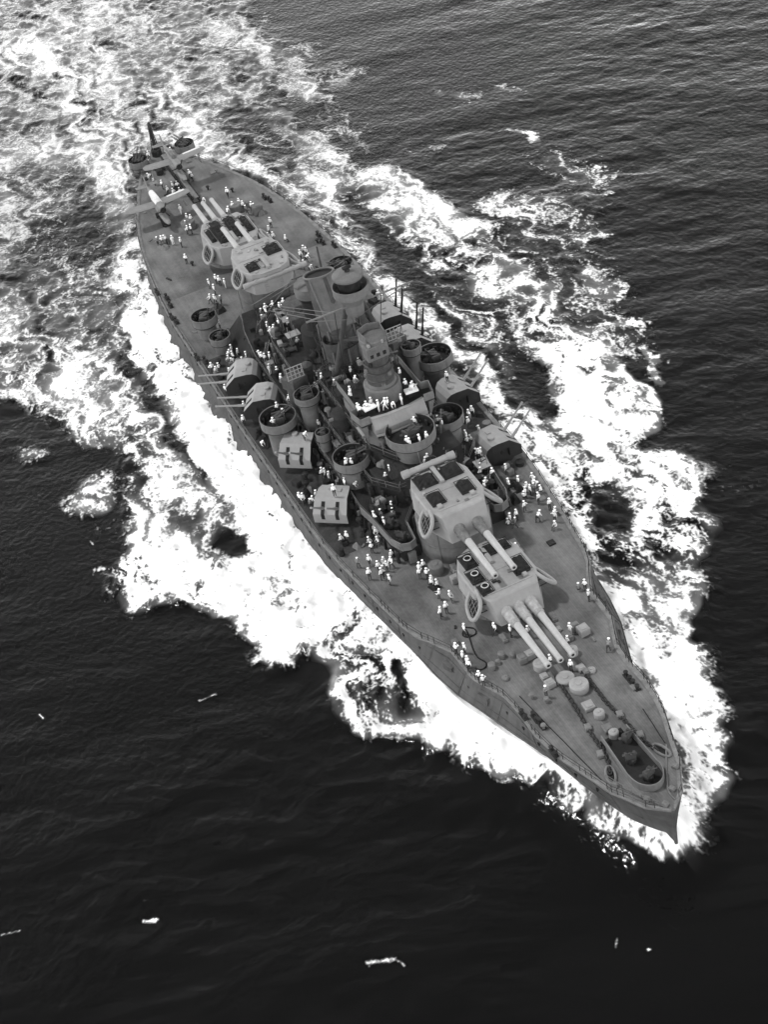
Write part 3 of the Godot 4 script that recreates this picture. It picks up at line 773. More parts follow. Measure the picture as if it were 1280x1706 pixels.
# a twin dual-purpose mount; turn is the heading of the guns (0 = towards the bow, positive to starboard), elevation in degrees
func build_gun_mount(s: float, p: float, base: float, turn: float, elevation: float, label: String) -> void:
	var t := Node3D.new(); t.name = "twin_gun_mount"; ship.add_child(t, true)
	t.set_meta("label", label)
	var d := Vector3(-cos(turn), 0, -sin(turn))       # where the guns look
	var r := Vector3(d.z, 0, -d.x)
	var X := func(x: float, y: float, w: float) -> Vector3: return v(s, p, base) + d * x + r * w + Vector3.UP * y
	var b := Shape.new(); b.drum(v(s, p, base - 0.75), 2.1, 0.9, 28)
	part("roller_ring", b, steel_dark, t)
	var prof := [[2.3, 0.15, 2.25], [2.3, 1.55, 2.25], [0.75, 3.0, 2.15], [-0.9, 3.15, 2.05], [-1.7, 3.0, 1.85], [-2.25, 2.45, 1.55], [-2.5, 1.5, 1.3], [-2.5, 0.15, 1.3]]
	var g := Shape.new()
	var mid: Vector3 = X.call(0, 1.4, 0)
	for i in prof.size():
		var a: Array = prof[i]; var e: Array = prof[(i + 1) % prof.size()]
		g.face([X.call(a[0], a[1], a[2]), X.call(e[0], e[1], e[2]), X.call(e[0], e[1], -e[2]), X.call(a[0], a[1], -a[2])], mid)
	part("gun_shield", g, roof_paint, t)
	for side in [-1.0, 1.0]:
		g = Shape.new()
		# the cheeks, in a darker tone than the shield, as strips down to the foot
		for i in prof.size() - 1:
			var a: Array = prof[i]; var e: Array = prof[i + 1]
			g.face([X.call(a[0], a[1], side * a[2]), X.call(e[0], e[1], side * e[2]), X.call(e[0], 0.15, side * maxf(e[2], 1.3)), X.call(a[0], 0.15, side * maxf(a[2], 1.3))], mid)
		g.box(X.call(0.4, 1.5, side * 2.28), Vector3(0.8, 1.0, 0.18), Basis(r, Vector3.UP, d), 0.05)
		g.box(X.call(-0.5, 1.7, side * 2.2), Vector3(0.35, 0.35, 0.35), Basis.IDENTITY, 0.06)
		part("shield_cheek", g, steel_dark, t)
	g = Shape.new()
	g.drum(X.call(-1.0, 3.1, -0.5), 0.42, 0.35, 14)
	g.box(X.call(-0.6, 3.2, 0.8), Vector3(0.6, 0.14, 0.6), Basis(r, Vector3.UP, d), 0.04)
	part("roof_hatch", g, roof_paint, t)
	var e := deg_to_rad(elevation)
	var dir := (d * cos(e) + Vector3.UP * sin(e)).normalized()
	for side in [-1.0, 1.0]:
		# the slot the barrel swings in: a dark recess from the face up over the fold
		var slot := Shape.new()
		for q in [[2.3, 0.75, 2.3, 1.55], [2.3, 1.55, 1.1, 2.68]]:
			var a0: Vector3 = X.call(q[0] + 0.012, q[1], side * 0.95); var a1: Vector3 = X.call(q[2] + 0.012, q[3] + 0.012, side * 0.95)
			var out := (d if q[0] == q[2] else (d + Vector3.UP * 1.07)).normalized()
			var along := (a1 - a0)
			slot.box((a0 + a1) * 0.5, Vector3(0.46, along.length(), 0.05), Basis(r, along.normalized(), r.cross(along.normalized())))
		part("barrel_slot", slot, black, t)
		var n := Shape.new()
		var root: Vector3 = X.call(1.2, 1.6, side * 0.95)
		n.tube([root, root + dir * 2.1, root + dir * 2.12, root + dir * 5.0, root + dir * 5.02, root + dir * 5.2], [0.21, 0.19, 0.14, 0.12, 0.15, 0.15], 10)
		part("gun_barrel", n, light_paint if elevation < 60.0 else steel_dark, t)

# an open gun tub: a wall round a light gun on its pedestal
func build_tub(c: Vector3, r: float, wall: float, support: float, barrels: int, turn: float, label: String, elevation := 25.0, stretch := Vector2.ONE) -> void:
	var t := Node3D.new(); t.name = "gun_tub"; ship.add_child(t, true)
	t.set_meta("label", label)
	var w := Shape.new()
	w.ring_wall(c, r, wall, 0.10, 28, 0.0, TAU, stretch)
	for k in 7:
		var a := TAU * k / 7.0 + turn
		w.box(c + Vector3(cos(a) * r * stretch.x, wall * 0.5, -sin(a) * r * stretch.y), Vector3(0.09, wall - 0.1, 0.07), Basis(Vector3.UP, a))
	part("tub_wall", w, steel, t)
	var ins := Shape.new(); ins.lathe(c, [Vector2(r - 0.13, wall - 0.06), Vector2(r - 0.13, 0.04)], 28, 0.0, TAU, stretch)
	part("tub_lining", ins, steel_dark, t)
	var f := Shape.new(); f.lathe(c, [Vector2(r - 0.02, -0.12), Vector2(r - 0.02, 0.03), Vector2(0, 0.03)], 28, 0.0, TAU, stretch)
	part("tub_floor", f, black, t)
	if support > 0.1:
		var q := Shape.new()
		q.lathe(c + Vector3.DOWN * support, [Vector2(r * 0.72, 0), Vector2(r * 0.72, support * 0.75), Vector2(r * 0.95, support)], 24, 0.0, TAU, stretch)
		part("tub_support", q, steel, t)
	build_light_gun(c + Vector3.UP * 0.03, barrels, turn, elevation, t)
	# ready ammunition lockers round the inside of the wall
	var l := Shape.new()
	for k in 9:
		var a := turn + PI * 0.35 + k * PI * 1.3 / 8.0
		l.box(c + Vector3(cos(a) * (r - 0.35) * stretch.x, 0.45, -sin(a) * (r - 0.35) * stretch.y), Vector3(0.3, 0.8, 0.55), Basis(Vector3.UP, a), 0.04)
	part("ammunition_locker", l, steel_dark, t)

func build_light_gun(c: Vector3, barrels: int, turn: float, elevation: float, under: Node) -> void:
	var d := Vector3(cos(turn), 0, -sin(turn)); var r := Vector3(d.z, 0, -d.x)
	var e := deg_to_rad(elevation); var dir := (d * cos(e) + Vector3.UP * sin(e)).normalized()
	var g := Shape.new()
	var k := 1.0 if barrels > 1 else 0.55
	g.drum(c, 0.9 * k, 0.5, 16)
	g.box(c + Vector3.UP * 0.85 - d * 0.1, Vector3(1.1 * k, 0.7, 0.5 * k), Basis(r, Vector3.UP, -d), 0.08)
	for side in [-1.0, 1.0]:
		g.box(c + r * side * 0.8 * k + Vector3.UP * 0.9, Vector3(0.25, 0.9, 1.2 * k), Basis(r, Vector3.UP, -d), 0.05)
		g.drum(c + r * side * 1.05 * k - d * 0.5 + Vector3.UP * 0.6, 0.22, 0.12, 10)
	g.box(c + d * 0.75 * k + Vector3.UP * 1.35, Vector3(2.0 * k, 1.0, 0.06), Basis(r, Vector3.UP, -d))
	var pairs: Array = [-0.42, -0.2, 0.2, 0.42] if barrels == 4 else ([-0.2, 0.2] if barrels == 2 else [0.0])
	for x in pairs:
		var a: Vector3 = c + r * x + Vector3.UP * 1.25
		g.tube([a - dir * 0.7, a + dir * 0.6, a + dir * 0.62, a + dir * 2.5 * (1.0 if barrels > 1 else 0.7)], [0.13, 0.11, 0.07, 0.055], 7)
	part("light_gun", g, paint("gun_dark", 0.045, 0.5, 0.3, 3.0), under)

# ---------------------------------------------------------------- deckhouses, bridge, masts
const DECK_FITTINGS := [
	["drum", 25.8, 1.7, 0.80, 0.90],
	["drum", 25.7, -2.3, 0.62, 1.00],
	["drum", 22.5, 0.3, 1.05, 0.55],
	["drum", 20.4, -0.3, 1.08, 1.00],
	["drum", 15.5, -0.1, 0.60, 0.90],
	["drum", 12.1, -0.0, 0.55, 0.90],
	["drum", 26.4, 5.8, 0.40, 0.45],
	["drum", 28.8, 6.3, 0.45, 0.80],
	["drum", 29.1, 5.4, 0.30, 0.60],
	["drum", 29.8, 4.6, 0.42, 0.80],
	["drum", 29.2, 3.5, 0.35, 0.60],
	["drum", 47.5, 4.6, 0.90, 1.30],
	["drum", 49.4, 5.6, 0.30, 0.60],
	["box", 17.4, 0.2, 1.30, 1.20, 0.50],
	["box", 13.3, 0.1, 1.10, 1.00, 0.50],
	["box", 27.9, 2.9, 1.10, 1.00, 0.80],
	["box", 28.0, 1.9, 1.00, 1.00, 0.80],
	["box", 32.3, 3.1, 1.40, 0.60, 0.40],
	["box", 32.2, -3.2, 1.50, 0.60, 0.40],
	["box", 29.1, -4.4, 0.80, 1.00, 0.90],
	["box", 28.3, -3.0, 1.30, 1.00, 0.70],
	["box", 29.8, -2.6, 0.80, 0.80, 0.60],
	["box", 22.7, 2.1, 1.00, 1.00, 0.70],
	["box", 24.1, 2.1, 0.90, 0.80, 0.50],
	["box", 28.0, -4.9, 1.20, 1.20, 1.00],
	["box", 23.0, -1.9, 1.00, 0.90, 0.50],
	["box", 22.1, -2.1, 0.70, 0.70, 0.50],
	["box", 34.8, 8.1, 0.70, 0.70, 0.60],
	["box", 26.4, -5.3, 0.80, 0.30, 0.25],
	["drum", 22.1, -2.7, 0.50, 0.40],
	["box", 45.8, -5.0, 1.60, 1.10, 1.00],
	["box", 46.0, 2.8, 1.50, 0.70, 1.00],
	["box", 45.1, -5.4, 1.20, 0.50, 0.50],
	["box", 44.6, 3.5, 0.90, 1.00, 0.90],
	["drum", 142.3, -4.5, 1.05, 1.20],
	["drum", 146.8, -4.7, 1.05, 1.30],
	["drum", 147.2, 3.5, 1.15, 1.20],
	["box", 143.5, -7.4, 1.30, 1.60, 1.60],
	["box", 146.7, -7.0, 1.00, 1.00, 1.00],
	["box", 145.5, 8.3, 1.60, 0.90, 0.90],
	["box", 147.8, -0.1, 1.00, 2.00, 0.70],
	["bit", 20.1, 6.7, 0.00, 0.00],
	["bit", 19.1, 5.8, 0.00, 0.00],
	["bit", 17.8, 5.7, 0.00, 0.00],
	["bit", 13.5, 6.5, 0.00, 0.00],
	["bit", 18.9, -5.5, 0.00, 0.00],
	["bit", 17.3, -5.5, 0.00, 0.00],
	["bit", 131.3, 14.1, 0.00, 0.00],
	["bit", 128.9, 13.3, 0.00, 0.00],
	["bit", 126.6, 13.5, 0.00, 0.00],
	["bit", 123.1, 14.4, 0.00, 0.00],
	["bit", 121.7, 14.1, 0.00, 0.00],
	["bit", 110.4, 14.6, 0.00, 0.00],
	["bit", 108.9, 13.8, 0.00, 0.00],
	["bit", 147.4, -10.0, 0.00, 0.00],
	["bit", 145.9, -10.4, 0.00, 0.00],
	["bit", 130.3, -12.9, 0.00, 0.00],
	["bit", 127.9, -12.6, 0.00, 0.00],
	["bit", 125.9, -13.8, 0.00, 0.00],
]
const CHAIN_STARBOARD := [23.4, 1.1, 18.5, 1.4, 13.8, 1.9, 11.5, 2.0, 10.3, 2.1, 9.0, 2.4, 7.5, 3.0]
const CHAIN_PORT := [23.2, -2.0, 20.6, -1.8, 17.0, -1.7, 13.5, -2.0, 11.2, -2.1, 9.3, -2.3, 7.4, -2.8]
const HOSE := [36.6, 6.0, 35.8, 5.2, 34.9, 5.4, 34.9, 6.4, 35.6, 6.8, 36.3, 6.1, 34.8, 6.3, 32.7, 6.8, 31.2, 6.9, 30.0, 6.5, 29.3, 6.9, 29.3, 7.6, 30.0, 8.0]
const LINE_STARBOARD := [23.1, 5.7, 18.9, 5.3, 13.2, 4.7, 7.4, 4.1]
const LINE_PORT := [13.9, -4.5, 10.8, -4.2, 8.0, -3.9]
const BREAKWATER := [8.0, -3.9, 3.0, -1.1, 0.9, -0.9]

const HOUSE_ONE := [51.0,7.6, 58.0,8.2, 61.0,8.6, 72.0,8.4, 100.0,8.4, 107.0,7.6, 112.5,6.2, 112.5,-6.2, 107.0,-7.6, 100.0,-8.4, 72.0,-8.4, 61.0,-8.6, 58.0,-8.2, 51.0,-7.6, 51.0,-5.4, 55.0,-5.0, 57.5,-3.0, 57.5,3.0, 55.0,5.0, 51.0,5.4]
const HOUSE_TWO := [58.5,3.8, 62.0,6.2, 74.0,6.4, 98.0,6.0, 104.0,4.6, 106.0,3.0, 106.0,-3.0, 104.0,-4.6, 98.0,-6.0, 74.0,-6.4, 62.0,-6.2, 58.5,-3.8]
const HOUSE_THREE := [61.0,2.6, 65.0,4.6, 82.0,4.8, 84.0,3.6, 84.0,-3.6, 82.0,-4.8, 65.0,-4.6, 61.0,-2.6]

func plan_of(t: Array, grow := 0.0) -> Array:
	var out: Array = []
	for i in range(0, t.size(), 2):
		out.append(Vector2(t[i] + (grow if t[i] > 80.0 else -grow), t[i + 1] + signf(t[i + 1]) * grow))
	return out

func wall_clutter(under: Node, t: Array, low: float, high: float, rng: RandomNumberGenerator) -> void:
	# doors, pipes, lockers and vents along the sides of a deckhouse
	var n := t.size() / 2
	for i in n:
		var a := Vector2(t[i * 2], t[i * 2 + 1]); var b := Vector2(t[(i * 2 + 2) % t.size()], t[(i * 2 + 3) % t.size()])
		var d := b - a
		var out := Vector2(d.y, -d.x).normalized()
		if out.dot((a + b) * 0.5 - Vector2(82, 0)) < 0.0: out = -out
		var k := 0.8
		while k < d.length() - 0.6:
			var q := a + d.normalized() * k + out * 0.12
			var tall := rng.randf_range(0.5, 1.0) * (high - low)
			var sh := Shape.new()
			sh.box(v(q.x, q.y, low + tall * 0.5 + (0.0 if rng.randf() < 0.6 else (high - low - tall))), Vector3(rng.randf_range(0.15, 1.0), tall, 0.35), Basis(Vector3.UP, atan2(d.y, d.x)))
			part("wall_locker", sh, [steel_dark, steel_dark, steel][rng.randi() % 3], under)
			k += rng.randf_range(0.9, 2.6)

func build_superstructure() -> void:
	var rng := RandomNumberGenerator.new(); rng.seed = 5
	for lot in [[HOUSE_ONE, 6.6, 9.6], [HOUSE_TWO, 9.5, 12.2], [HOUSE_THREE, 12.1, 15.0]]:
		var b := Shape.new(); b.prism(plan_of(lot[0], -0.5), lot[1], lot[2] - 0.12)
		var o := part("deckhouse", b, steel_dark, ship)
		wall_clutter(o, lot[0], lot[1] + 0.3, lot[2] - 0.4, rng)
		var d := Shape.new(); d.prism(plan_of(lot[0]), lot[2] - 0.12, lot[2])
		part("upper_deck", d, deck_steel, ship)
		# a low bulwark or rail along its edge
		var path: Array = []
		for q in plan_of(lot[0], -0.1): path.append(v(q.x, q.y, lot[2]))
		path.append(path[0])
		var r := Shape.new(); r.rail(path, 1.0, 1.8)
		part("guard_rail", r, steel, ship)
	# bulwarks of the forward gun platforms on either side of the superfiring turret
	for side in [-1.0, 1.0]:
		var w := Shape.new()
		w.sheet_wall([v(60.5, side * 8.7, 9.6), v(58.0, side * 8.3, 9.6), v(53.0, side * 7.9, 9.6), v(51.2, side * 7.2, 9.6), v(50.8, side * 6.2, 9.6), v(51.2, side * 5.3, 9.6), v(54.5, side * 4.9, 9.6)], 1.15)
		part("bulwark", w, steel, ship)
		for q in [[53.0, 6.4], [56.2, 6.6], [59.2, 7.0]]:
			var t := Node3D.new(); t.name = "light_gun_mount"; ship.add_child(t, true)
			build_light_gun(v(q[0], side * q[1], 9.6), 1, PI - side * 0.9, 40.0, t)
	# the armoured conning block and the bridge, stepped forward
	var fore := Shape.new()
	fore.prism([Vector2(57.6, 2.2), Vector2(59.5, 3.4), Vector2(66, 3.8), Vector2(66, -3.8), Vector2(59.5, -3.4), Vector2(57.6, -2.2)], 9.6, 14.5)
	fore.box(v(62.4, -4.6, 12.2), Vector3(3.6, 3.4, 2.6), Basis.IDENTITY, 0.15)
	fore.box(v(62.6, 4.4, 11.6), Vector3(3.0, 2.6, 2.2), Basis.IDENTITY, 0.15)
	part("conning_tower", fore, steel_dark, ship)
	var br := Node3D.new(); br.name = "bridge"; ship.add_child(br, true)
	var lowhouse := Shape.new()
	lowhouse.prism([Vector2(64.9, 3.3), Vector2(66, 4.1), Vector2(74, 4.1), Vector2(74, -4.1), Vector2(66, -4.1), Vector2(64.9, -3.3), Vector2(64.4, -1.5), Vector2(64.4, 1.5)], 14.9, 17.3)
	part("bridge_house", lowhouse, steel, br)
	# the front leans out below the open bridge: a bright slanted band with a shadowed ledge
	var band := Shape.new()
	var f0 := [Vector2(64.3, 3.6), Vector2(63.9, 1.6), Vector2(63.9, -1.6), Vector2(64.3, -3.6)]
	for k in 3:
		var a: Vector2 = f0[k]; var b: Vector2 = f0[k + 1]
		band.loft([[v(a.x, a.y, 17.2), v(b.x, b.y, 17.2), v(b.x + 1.2, b.y, 17.2), v(a.x + 1.2, a.y, 17.2)], [v(a.x + 0.0, a.y, 18.0), v(b.x + 0.0, b.y, 18.0), v(b.x + 1.2, b.y, 18.0), v(a.x + 1.2, a.y, 18.0)], [v(a.x + 0.75, a.y, 19.3), v(b.x + 0.75, b.y, 19.3), v(b.x + 1.2, b.y, 19.3), v(a.x + 1.2, a.y, 19.3)]])
	part("bridge_front", band, light_paint, br)
	for line in [[-0.12, 17.2, 0.2], [0.7, 19.35, 0.11]]:
		var sill := Shape.new(); var path: Array = []
		for a in f0: path.append(v(a.x + line[0], a.y, line[1]))
		sill.tube(path, [line[2]], 8)
		part("wind_deflector", sill, light_paint, br)
	var win := Shape.new()
	for k in 9:
		win.box(v(64.62 + 0.07 * absf(k - 4), (k - 4) * 0.75, 16.4), Vector3(0.5, 0.55, 0.5))
	part("bridge_window", win, black, br)
	var plat := Shape.new()
	plat.prism([Vector2(65.0, 3.9), Vector2(65.0, 5.0), Vector2(67.4, 5.4), Vector2(67.6, 4.4), Vector2(74.5, 4.4), Vector2(74.5, -4.4), Vector2(67.6, -4.4), Vector2(67.4, -5.4), Vector2(65.0, -5.0), Vector2(65.0, -3.9), Vector2(65.0, 0)], 18.5, 18.75)
	part("open_bridge_deck", plat, deck_steel, br)
	for side in [-1.0, 1.0]:
		var w := Shape.new()
		w.sheet_wall([v(65.05, side * 3.7, 18.75), v(65.0, side * 5.0, 18.75), v(67.4, side * 5.4, 18.75), v(67.6, side * 4.4, 18.75), v(74.5, side * 4.4, 18.75)], 1.1, 0.1)
		part("bridge_wing_screen", w, steel, br)
		var wing := Shape.new()
		wing.loft([[v(65.4, side * 4.2, 16.4), v(67.0, side * 4.2, 16.4), v(67.0, side * 4.5, 16.4), v(65.4, side * 4.5, 16.4)], [v(65.1, side * 4.2, 18.5), v(67.3, side * 4.2, 18.5), v(67.3, side * 5.3, 18.5), v(65.1, side * 5.0, 18.5)]])
		part("wing_bracket", wing, steel, br)
		var ch := Shape.new(); ch.box(v(67.2, side * 2.9, 19.55), Vector3(1.0, 0.3, 1.7), Basis(Vector3.UP, 0.1 * side), 0.1)
		var o := part("covered_chart_table", ch, canvas, br, "white canvas cover on the starboard side of the open bridge" if side > 0 else "white canvas cover on the port side of the open bridge")
		var lg := Shape.new(); lg.box(v(67.2, side * 2.9, 19.05), Vector3(0.7, 0.7, 1.2)); part("table_stand", lg, steel_dark, o)
	# the fire-control tower: a broad drum, then stepped cylinders with a square ported head
	var tw := Node3D.new(); tw.name = "fire_control_tower"; ship.add_child(tw, true)
	var base := Shape.new()
	base.lathe(v(69.3, 0, 18.7), [Vector2(2.35, 0), Vector2(2.35, 2.2), Vector2(2.2, 2.35), Vector2(1.9, 2.35), Vector2(1.75, 2.75)], 36)
	part("tower_foot", base, mid_paint, tw)
	var trunk := Shape.new()
	trunk.lathe(v(69.3, 0, 18.7), [Vector2(1.78, 2.3), Vector2(1.7, 4.4), Vector2(1.6, 4.42), Vector2(1.55, 6.2), Vector2(1.72, 6.3), Vector2(1.72, 8.3)], 36)
	for k in 3:
		trunk.lathe(v(69.3, 0, 18.7 + 3.2 + k * 1.1), [Vector2(1.7, 0), Vector2(1.86, 0.05), Vector2(1.86, 0.2), Vector2(1.7, 0.25)], 30)
	part("tower_trunk", trunk, dim_paint, tw)
	for k in 10:
		var bx := Shape.new(); var a := k * 0.63 + 0.2
		bx.box(v(69.3 - cos(a) * 1.8, sin(a) * 1.8, 21.6 + (k * 37 % 10) * 0.45), Vector3(0.4, 0.5, 0.4), Basis(Vector3.UP, a), 0.05); part("tower_fitting", bx, [steel, steel_dark, mid_paint][k % 3], tw)
	var head := Shape.new()
	head.box(v(68.2, 0.25, 26.6), Vector3(1.5, 1.9, 2.9), Basis(Vector3.UP, 0.05), 0.12)
	head.lathe(v(69.3, 0, 27.0), [Vector2(1.72, 0), Vector2(1.72, 0.9), Vector2(1.6, 1.0), Vector2(0, 1.0)], 28)
	head.sheet_wall([v(67.9, 1.3, 28.0), v(70.2, 1.5, 28.0), v(70.8, 0, 28.0), v(70.2, -1.5, 28.0), v(67.9, -1.3, 28.0)], 0.9, 0.08)
	head.rod(v(68.6, -1.4, 26.4), v(68.2, -3.0, 26.6), 0.12); head.rod(v(69.4, -1.4, 24.5), v(69.0, -2.8, 24.6), 0.1); head.box(v(68.2, -3.0, 26.7), Vector3(0.4, 0.5, 0.5))
	head.rod(v(68.6, 1.6, 25.4), v(68.2, 2.6, 25.5), 0.12); head.box(v(68.2, 2.6, 25.6), Vector3(0.4, 0.5, 0.5))
	part("director_head", head, mid_paint, tw)
	for k in 3:
		var q := Shape.new(); q.box(v(67.45, 0.25 + (k - 1) * 0.85, 26.3), Vector3(0.12, 0.5, 0.42), Basis(Vector3.UP, 0.05)); part("view_port", q, black, tw)
		var q2 := Shape.new(); q2.box(v(67.9, 0.25 + (k - 1) * 0.9, 27.75), Vector3(0.5, 0.45, 0.3), Basis.IDENTITY, 0.05); part("sight_hood", q2, light_paint, tw)
	# foremast: a tripod that carries the round fire-control top
	var ma := Node3D.new(); ma.name = "tripod_foremast"; ship.add_child(ma, true)
	for leg in [[v(75.4, -0.9, 29.5), v(77.0, -2.4, 14.9), 0.48], [v(75.8, 0.4, 29.5), v(83.4, 2.4, 12.2), 0.42], [v(75.4, -1.4, 29.5), v(78.0, -5.3, 14.9), 0.40]]:
		var l := Shape.new(); l.rod(leg[1], leg[0], leg[2], leg[2] * 0.8, 14); part("mast_leg", l, dim_paint, ma)
	var br2 := Shape.new()
	br2.rod(v(78.6, 1.1, 22.5), v(76.2, -1.6, 22.5), 0.2); br2.rod(v(76.2, -1.6, 22.5), v(76.6, -3.2, 22.5), 0.2); br2.rod(v(78.6, 1.1, 22.5), v(76.6, -3.2, 22.5), 0.2)
	part("mast_brace", br2, dim_paint, ma)
	var trunk2 := Shape.new()
	trunk2.lathe(v(75.2, -0.3, 0), [Vector2(1.15, 28.0), Vector2(1.3, 29.6), Vector2(2.15, 31.0), Vector2(2.3, 31.0), Vector2(2.3, 32.2), Vector2(2.2, 32.2), Vector2(2.2, 31.1), Vector2(0, 31.1)], 32)
	part("top_platform", trunk2, steel, ma)
	var room := Shape.new(); room.lathe(v(75.4, -0.3, 31.1), [Vector2(1.45, 0), Vector2(1.45, 2.3)], 28)
	part("top_room", room, black, ma)
	var lidd := Shape.new()
	lidd.lathe(v(75.3, -0.3, 33.3), [Vector2(1.5, 0.0), Vector2(1.95, 0.05), Vector2(1.97, 0.3), Vector2(1.8, 0.5), Vector2(1.0, 0.72), Vector2(0, 0.78)], 36)
	part("top_roof", lidd, mid_paint, ma)
	var topgear := Shape.new()
	topgear.drum(v(75.4, -0.4, 34.0), 0.35, 0.4, 12); topgear.box(v(75.3, -0.4, 34.6), Vector3(0.3, 0.3, 1.1)); topgear.rod(v(75.3, -0.4, 34.6), v(75.3, -0.4, 36.6), 0.05)
	topgear.rod(v(75.3, -0.9, 34.75), v(75.3, 0.2, 34.75), 0.12)
	part("top_aerial", topgear, steel_dark, ma)
	var yard := Shape.new()
	yard.rod(v(74.4, 6.4, 29.8), v(74.4, -8.2, 29.8), 0.14, 0.10); yard.rod(v(74.4, 6.2, 29.8), v(75.2, 0.9, 27.4), 0.06); yard.rod(v(74.4, -8.0, 29.8), v(75.2, -0.9, 27.4), 0.06)
	part("yard", yard, steel, ma)
	for k in 5:
		var w := Shape.new(); var p := -7.0 + k * 3.2
		w.rod(v(74.4, p, 29.8), v(77.0 + k * 0.4, p * 0.7 + 0.4, 15.2), 0.05, -1, 4); part("signal_halyard", w, steel_dark, ma)
	# funnel: an oval trunk with its mouth hooded and raked aft
	var fu := Node3D.new(); fu.name = "funnel"; ship.add_child(fu, true)
	var rings: Array = []
	for q in [[84.6, 12.1, 3.1, 2.3], [84.6, 19.0, 3.0, 2.2], [84.9, 22.0, 2.9, 2.15], [85.9, 24.8, 2.7, 2.1], [87.5, 27.4, 2.5, 2.0]]:
		var ring: Array = []
		for k in 28:
			var a := TAU * k / 28.0
			var lean: float = 0.0 if q[1] < 22.5 else (q[1] - 22.0) * 0.28 * cos(a)
			ring.append(v(q[0] + cos(a) * q[2], sin(a) * q[3], q[1] - lean * 0.6))
		rings.append(ring)
	var fs := Shape.new(); fs.loft(rings, false)
	for k in 9:
		fs.lathe(v(84.6, 0, 13.0 + k), [Vector2(1.0, 0), Vector2(1.02, 0.06), Vector2(1.0, 0.12)], 28, 0.0, TAU, Vector2(3.06, 2.26))
	part("funnel_trunk", fs, dim_paint, fu)
	for k in 7:
		var a := 0.6 + k * 0.85
		var pipe := Shape.new(); pipe.tube([v(84.6 + cos(a) * 3.25, sin(a) * 2.45, 12.2), v(84.6 + cos(a) * 3.2, sin(a) * 2.4, 19.0), v(84.9 + cos(a) * 3.1, sin(a) * 2.35, 21.5)], [0.13], 7)
		part("steam_pipe", pipe, mid_paint, fu)
	for h in [16.2, 19.4]:
		var gal := Shape.new(); var path: Array = []
		for k in 21: path.append(v(84.6 + cos(TAU * k / 20.0) * 3.9, sin(TAU * k / 20.0) * 3.1, h))
		gal.tube(path, [0.09], 6)
		gal.rail(path, 0.9, 1.0)
		for k in 20: gal.rod(path[k], v(84.6 + cos(TAU * k / 20.0) * 2.8, sin(TAU * k / 20.0) * 2.1, h), 0.05, -1, 5)
		part("funnel_gallery", gal, steel_dark, fu)
	var mouth := Shape.new(); var inner: Array = []
	for q in rings[4]: inner.append(v(87.6, 0, 27.0).lerp(q, 0.93) + Vector3.DOWN * 0.25)
	mouth.facing(inner, Vector3(0.3, 1, 0)); part("funnel_mouth", mouth, black, fu)
	var rim := Shape.new(); var rp: Array = rings[4].duplicate(); rp.append(rp[0]); rim.tube(rp, [0.16], 8); part("funnel_rim", rim, mid_paint, fu)
	var hood := Shape.new()
	hood.loft([[v(81.5, 1.7, 22.3), v(81.5, -1.7, 22.3), v(81.8, -1.7, 22.0), v(81.8, 1.7, 22.0)], [v(85.1, 2.0, 28.4), v(85.1, -2.0, 28.4), v(85.4, -2.0, 28.2), v(85.4, 2.0, 28.2)]])
	for side in [-1.0, 1.0]: hood.rod(v(81.4, side * 1.75, 22.3), v(85.1, side * 2.05, 28.5), 0.13)
	part("funnel_hood", hood, mid_paint, fu)
	var fp := Shape.new(); fp.ring_wall(v(82.3, 1.2, 19.6), 1.7, 1.0, 0.08, 20); fp.lathe(v(82.3, 1.2, 19.6), [Vector2(1.66, -0.15), Vector2(1.66, 0.02), Vector2(0, 0.02)], 20)
	part("searchlight_platform", fp, dim_paint, fu)
	for side in [-1.0, 1.0]:
		var sl := Shape.new()
		sl.drum(v(86.0, side * 4.9, 12.2), 0.8, 2.6, 14); sl.lathe(v(86.0, side * 4.9, 14.8), [Vector2(0.3, 0), Vector2(0.75, 0.3), Vector2(0.8, 0.9), Vector2(0.3, 1.3), Vector2(0, 1.3)], 16)
		part("searchlight", sl, dim_paint, ship)
	# after control tower, its round director and mast
	var af := Node3D.new(); af.name = "after_control_tower"; ship.add_child(af, true)
	var at := Shape.new()
	at.lathe(v(94.2, 0, 12.1), [Vector2(2.6, 0), Vector2(2.4, 3.0), Vector2(1.5, 3.2), Vector2(1.35, 7.6), Vector2(2.0, 8.6)], 28)
	part("tower_trunk", at, steel_dark, af)
	var ad := Shape.new()
	ad.lathe(v(94.2, 0, 20.7), [Vector2(2.0, 0), Vector2(2.05, 0.9), Vector2(1.95, 1.5), Vector2(0, 1.6)], 30)
	ad.box(v(94.2, 0, 22.4), Vector3(0.5, 0.4, 3.6), Basis(Vector3.UP, 0.2), 0.1)
	part("round_director", ad, mid_paint, af)
	var ap := Shape.new(); ap.prism([Vector2(98.5, 2.4), Vector2(103.5, 2.0), Vector2(104.5, 0.8), Vector2(104.5, -0.8), Vector2(103.5, -2.0), Vector2(98.5, -2.4)], 12.2, 14.6)
	ap.box(v(101, 0.6, 15.1), Vector3(2.0, 1.0, 1.2), Basis.IDENTITY, 0.1); ap.drum(v(99.5, -1.2, 14.6), 0.6, 1.0)
	part("after_deckhouse", ap, dim_paint, af)
	var aft_mast := Shape.new(); aft_mast.rod(v(91.2, -1.6, 12.2), v(91.2, -1.6, 29.0), 0.26, 0.12); aft_mast.rod(v(91.2, 2.8, 25.6), v(91.2, -6.2, 25.6), 0.09)
	part("mainmast", aft_mast, dim_paint, ship)
	var aerial := Shape.new()
	for k in 3:
		aerial.rod(v(74.4, 5.4 - k * 1.2, 29.8), v(101.0, 4.6 - k * 0.8, 16.0), 0.05, -1, 4)
	aerial.rod(v(91.2, 2.8, 25.6), v(104.0, 6.0, 12.4), 0.05, -1, 4)
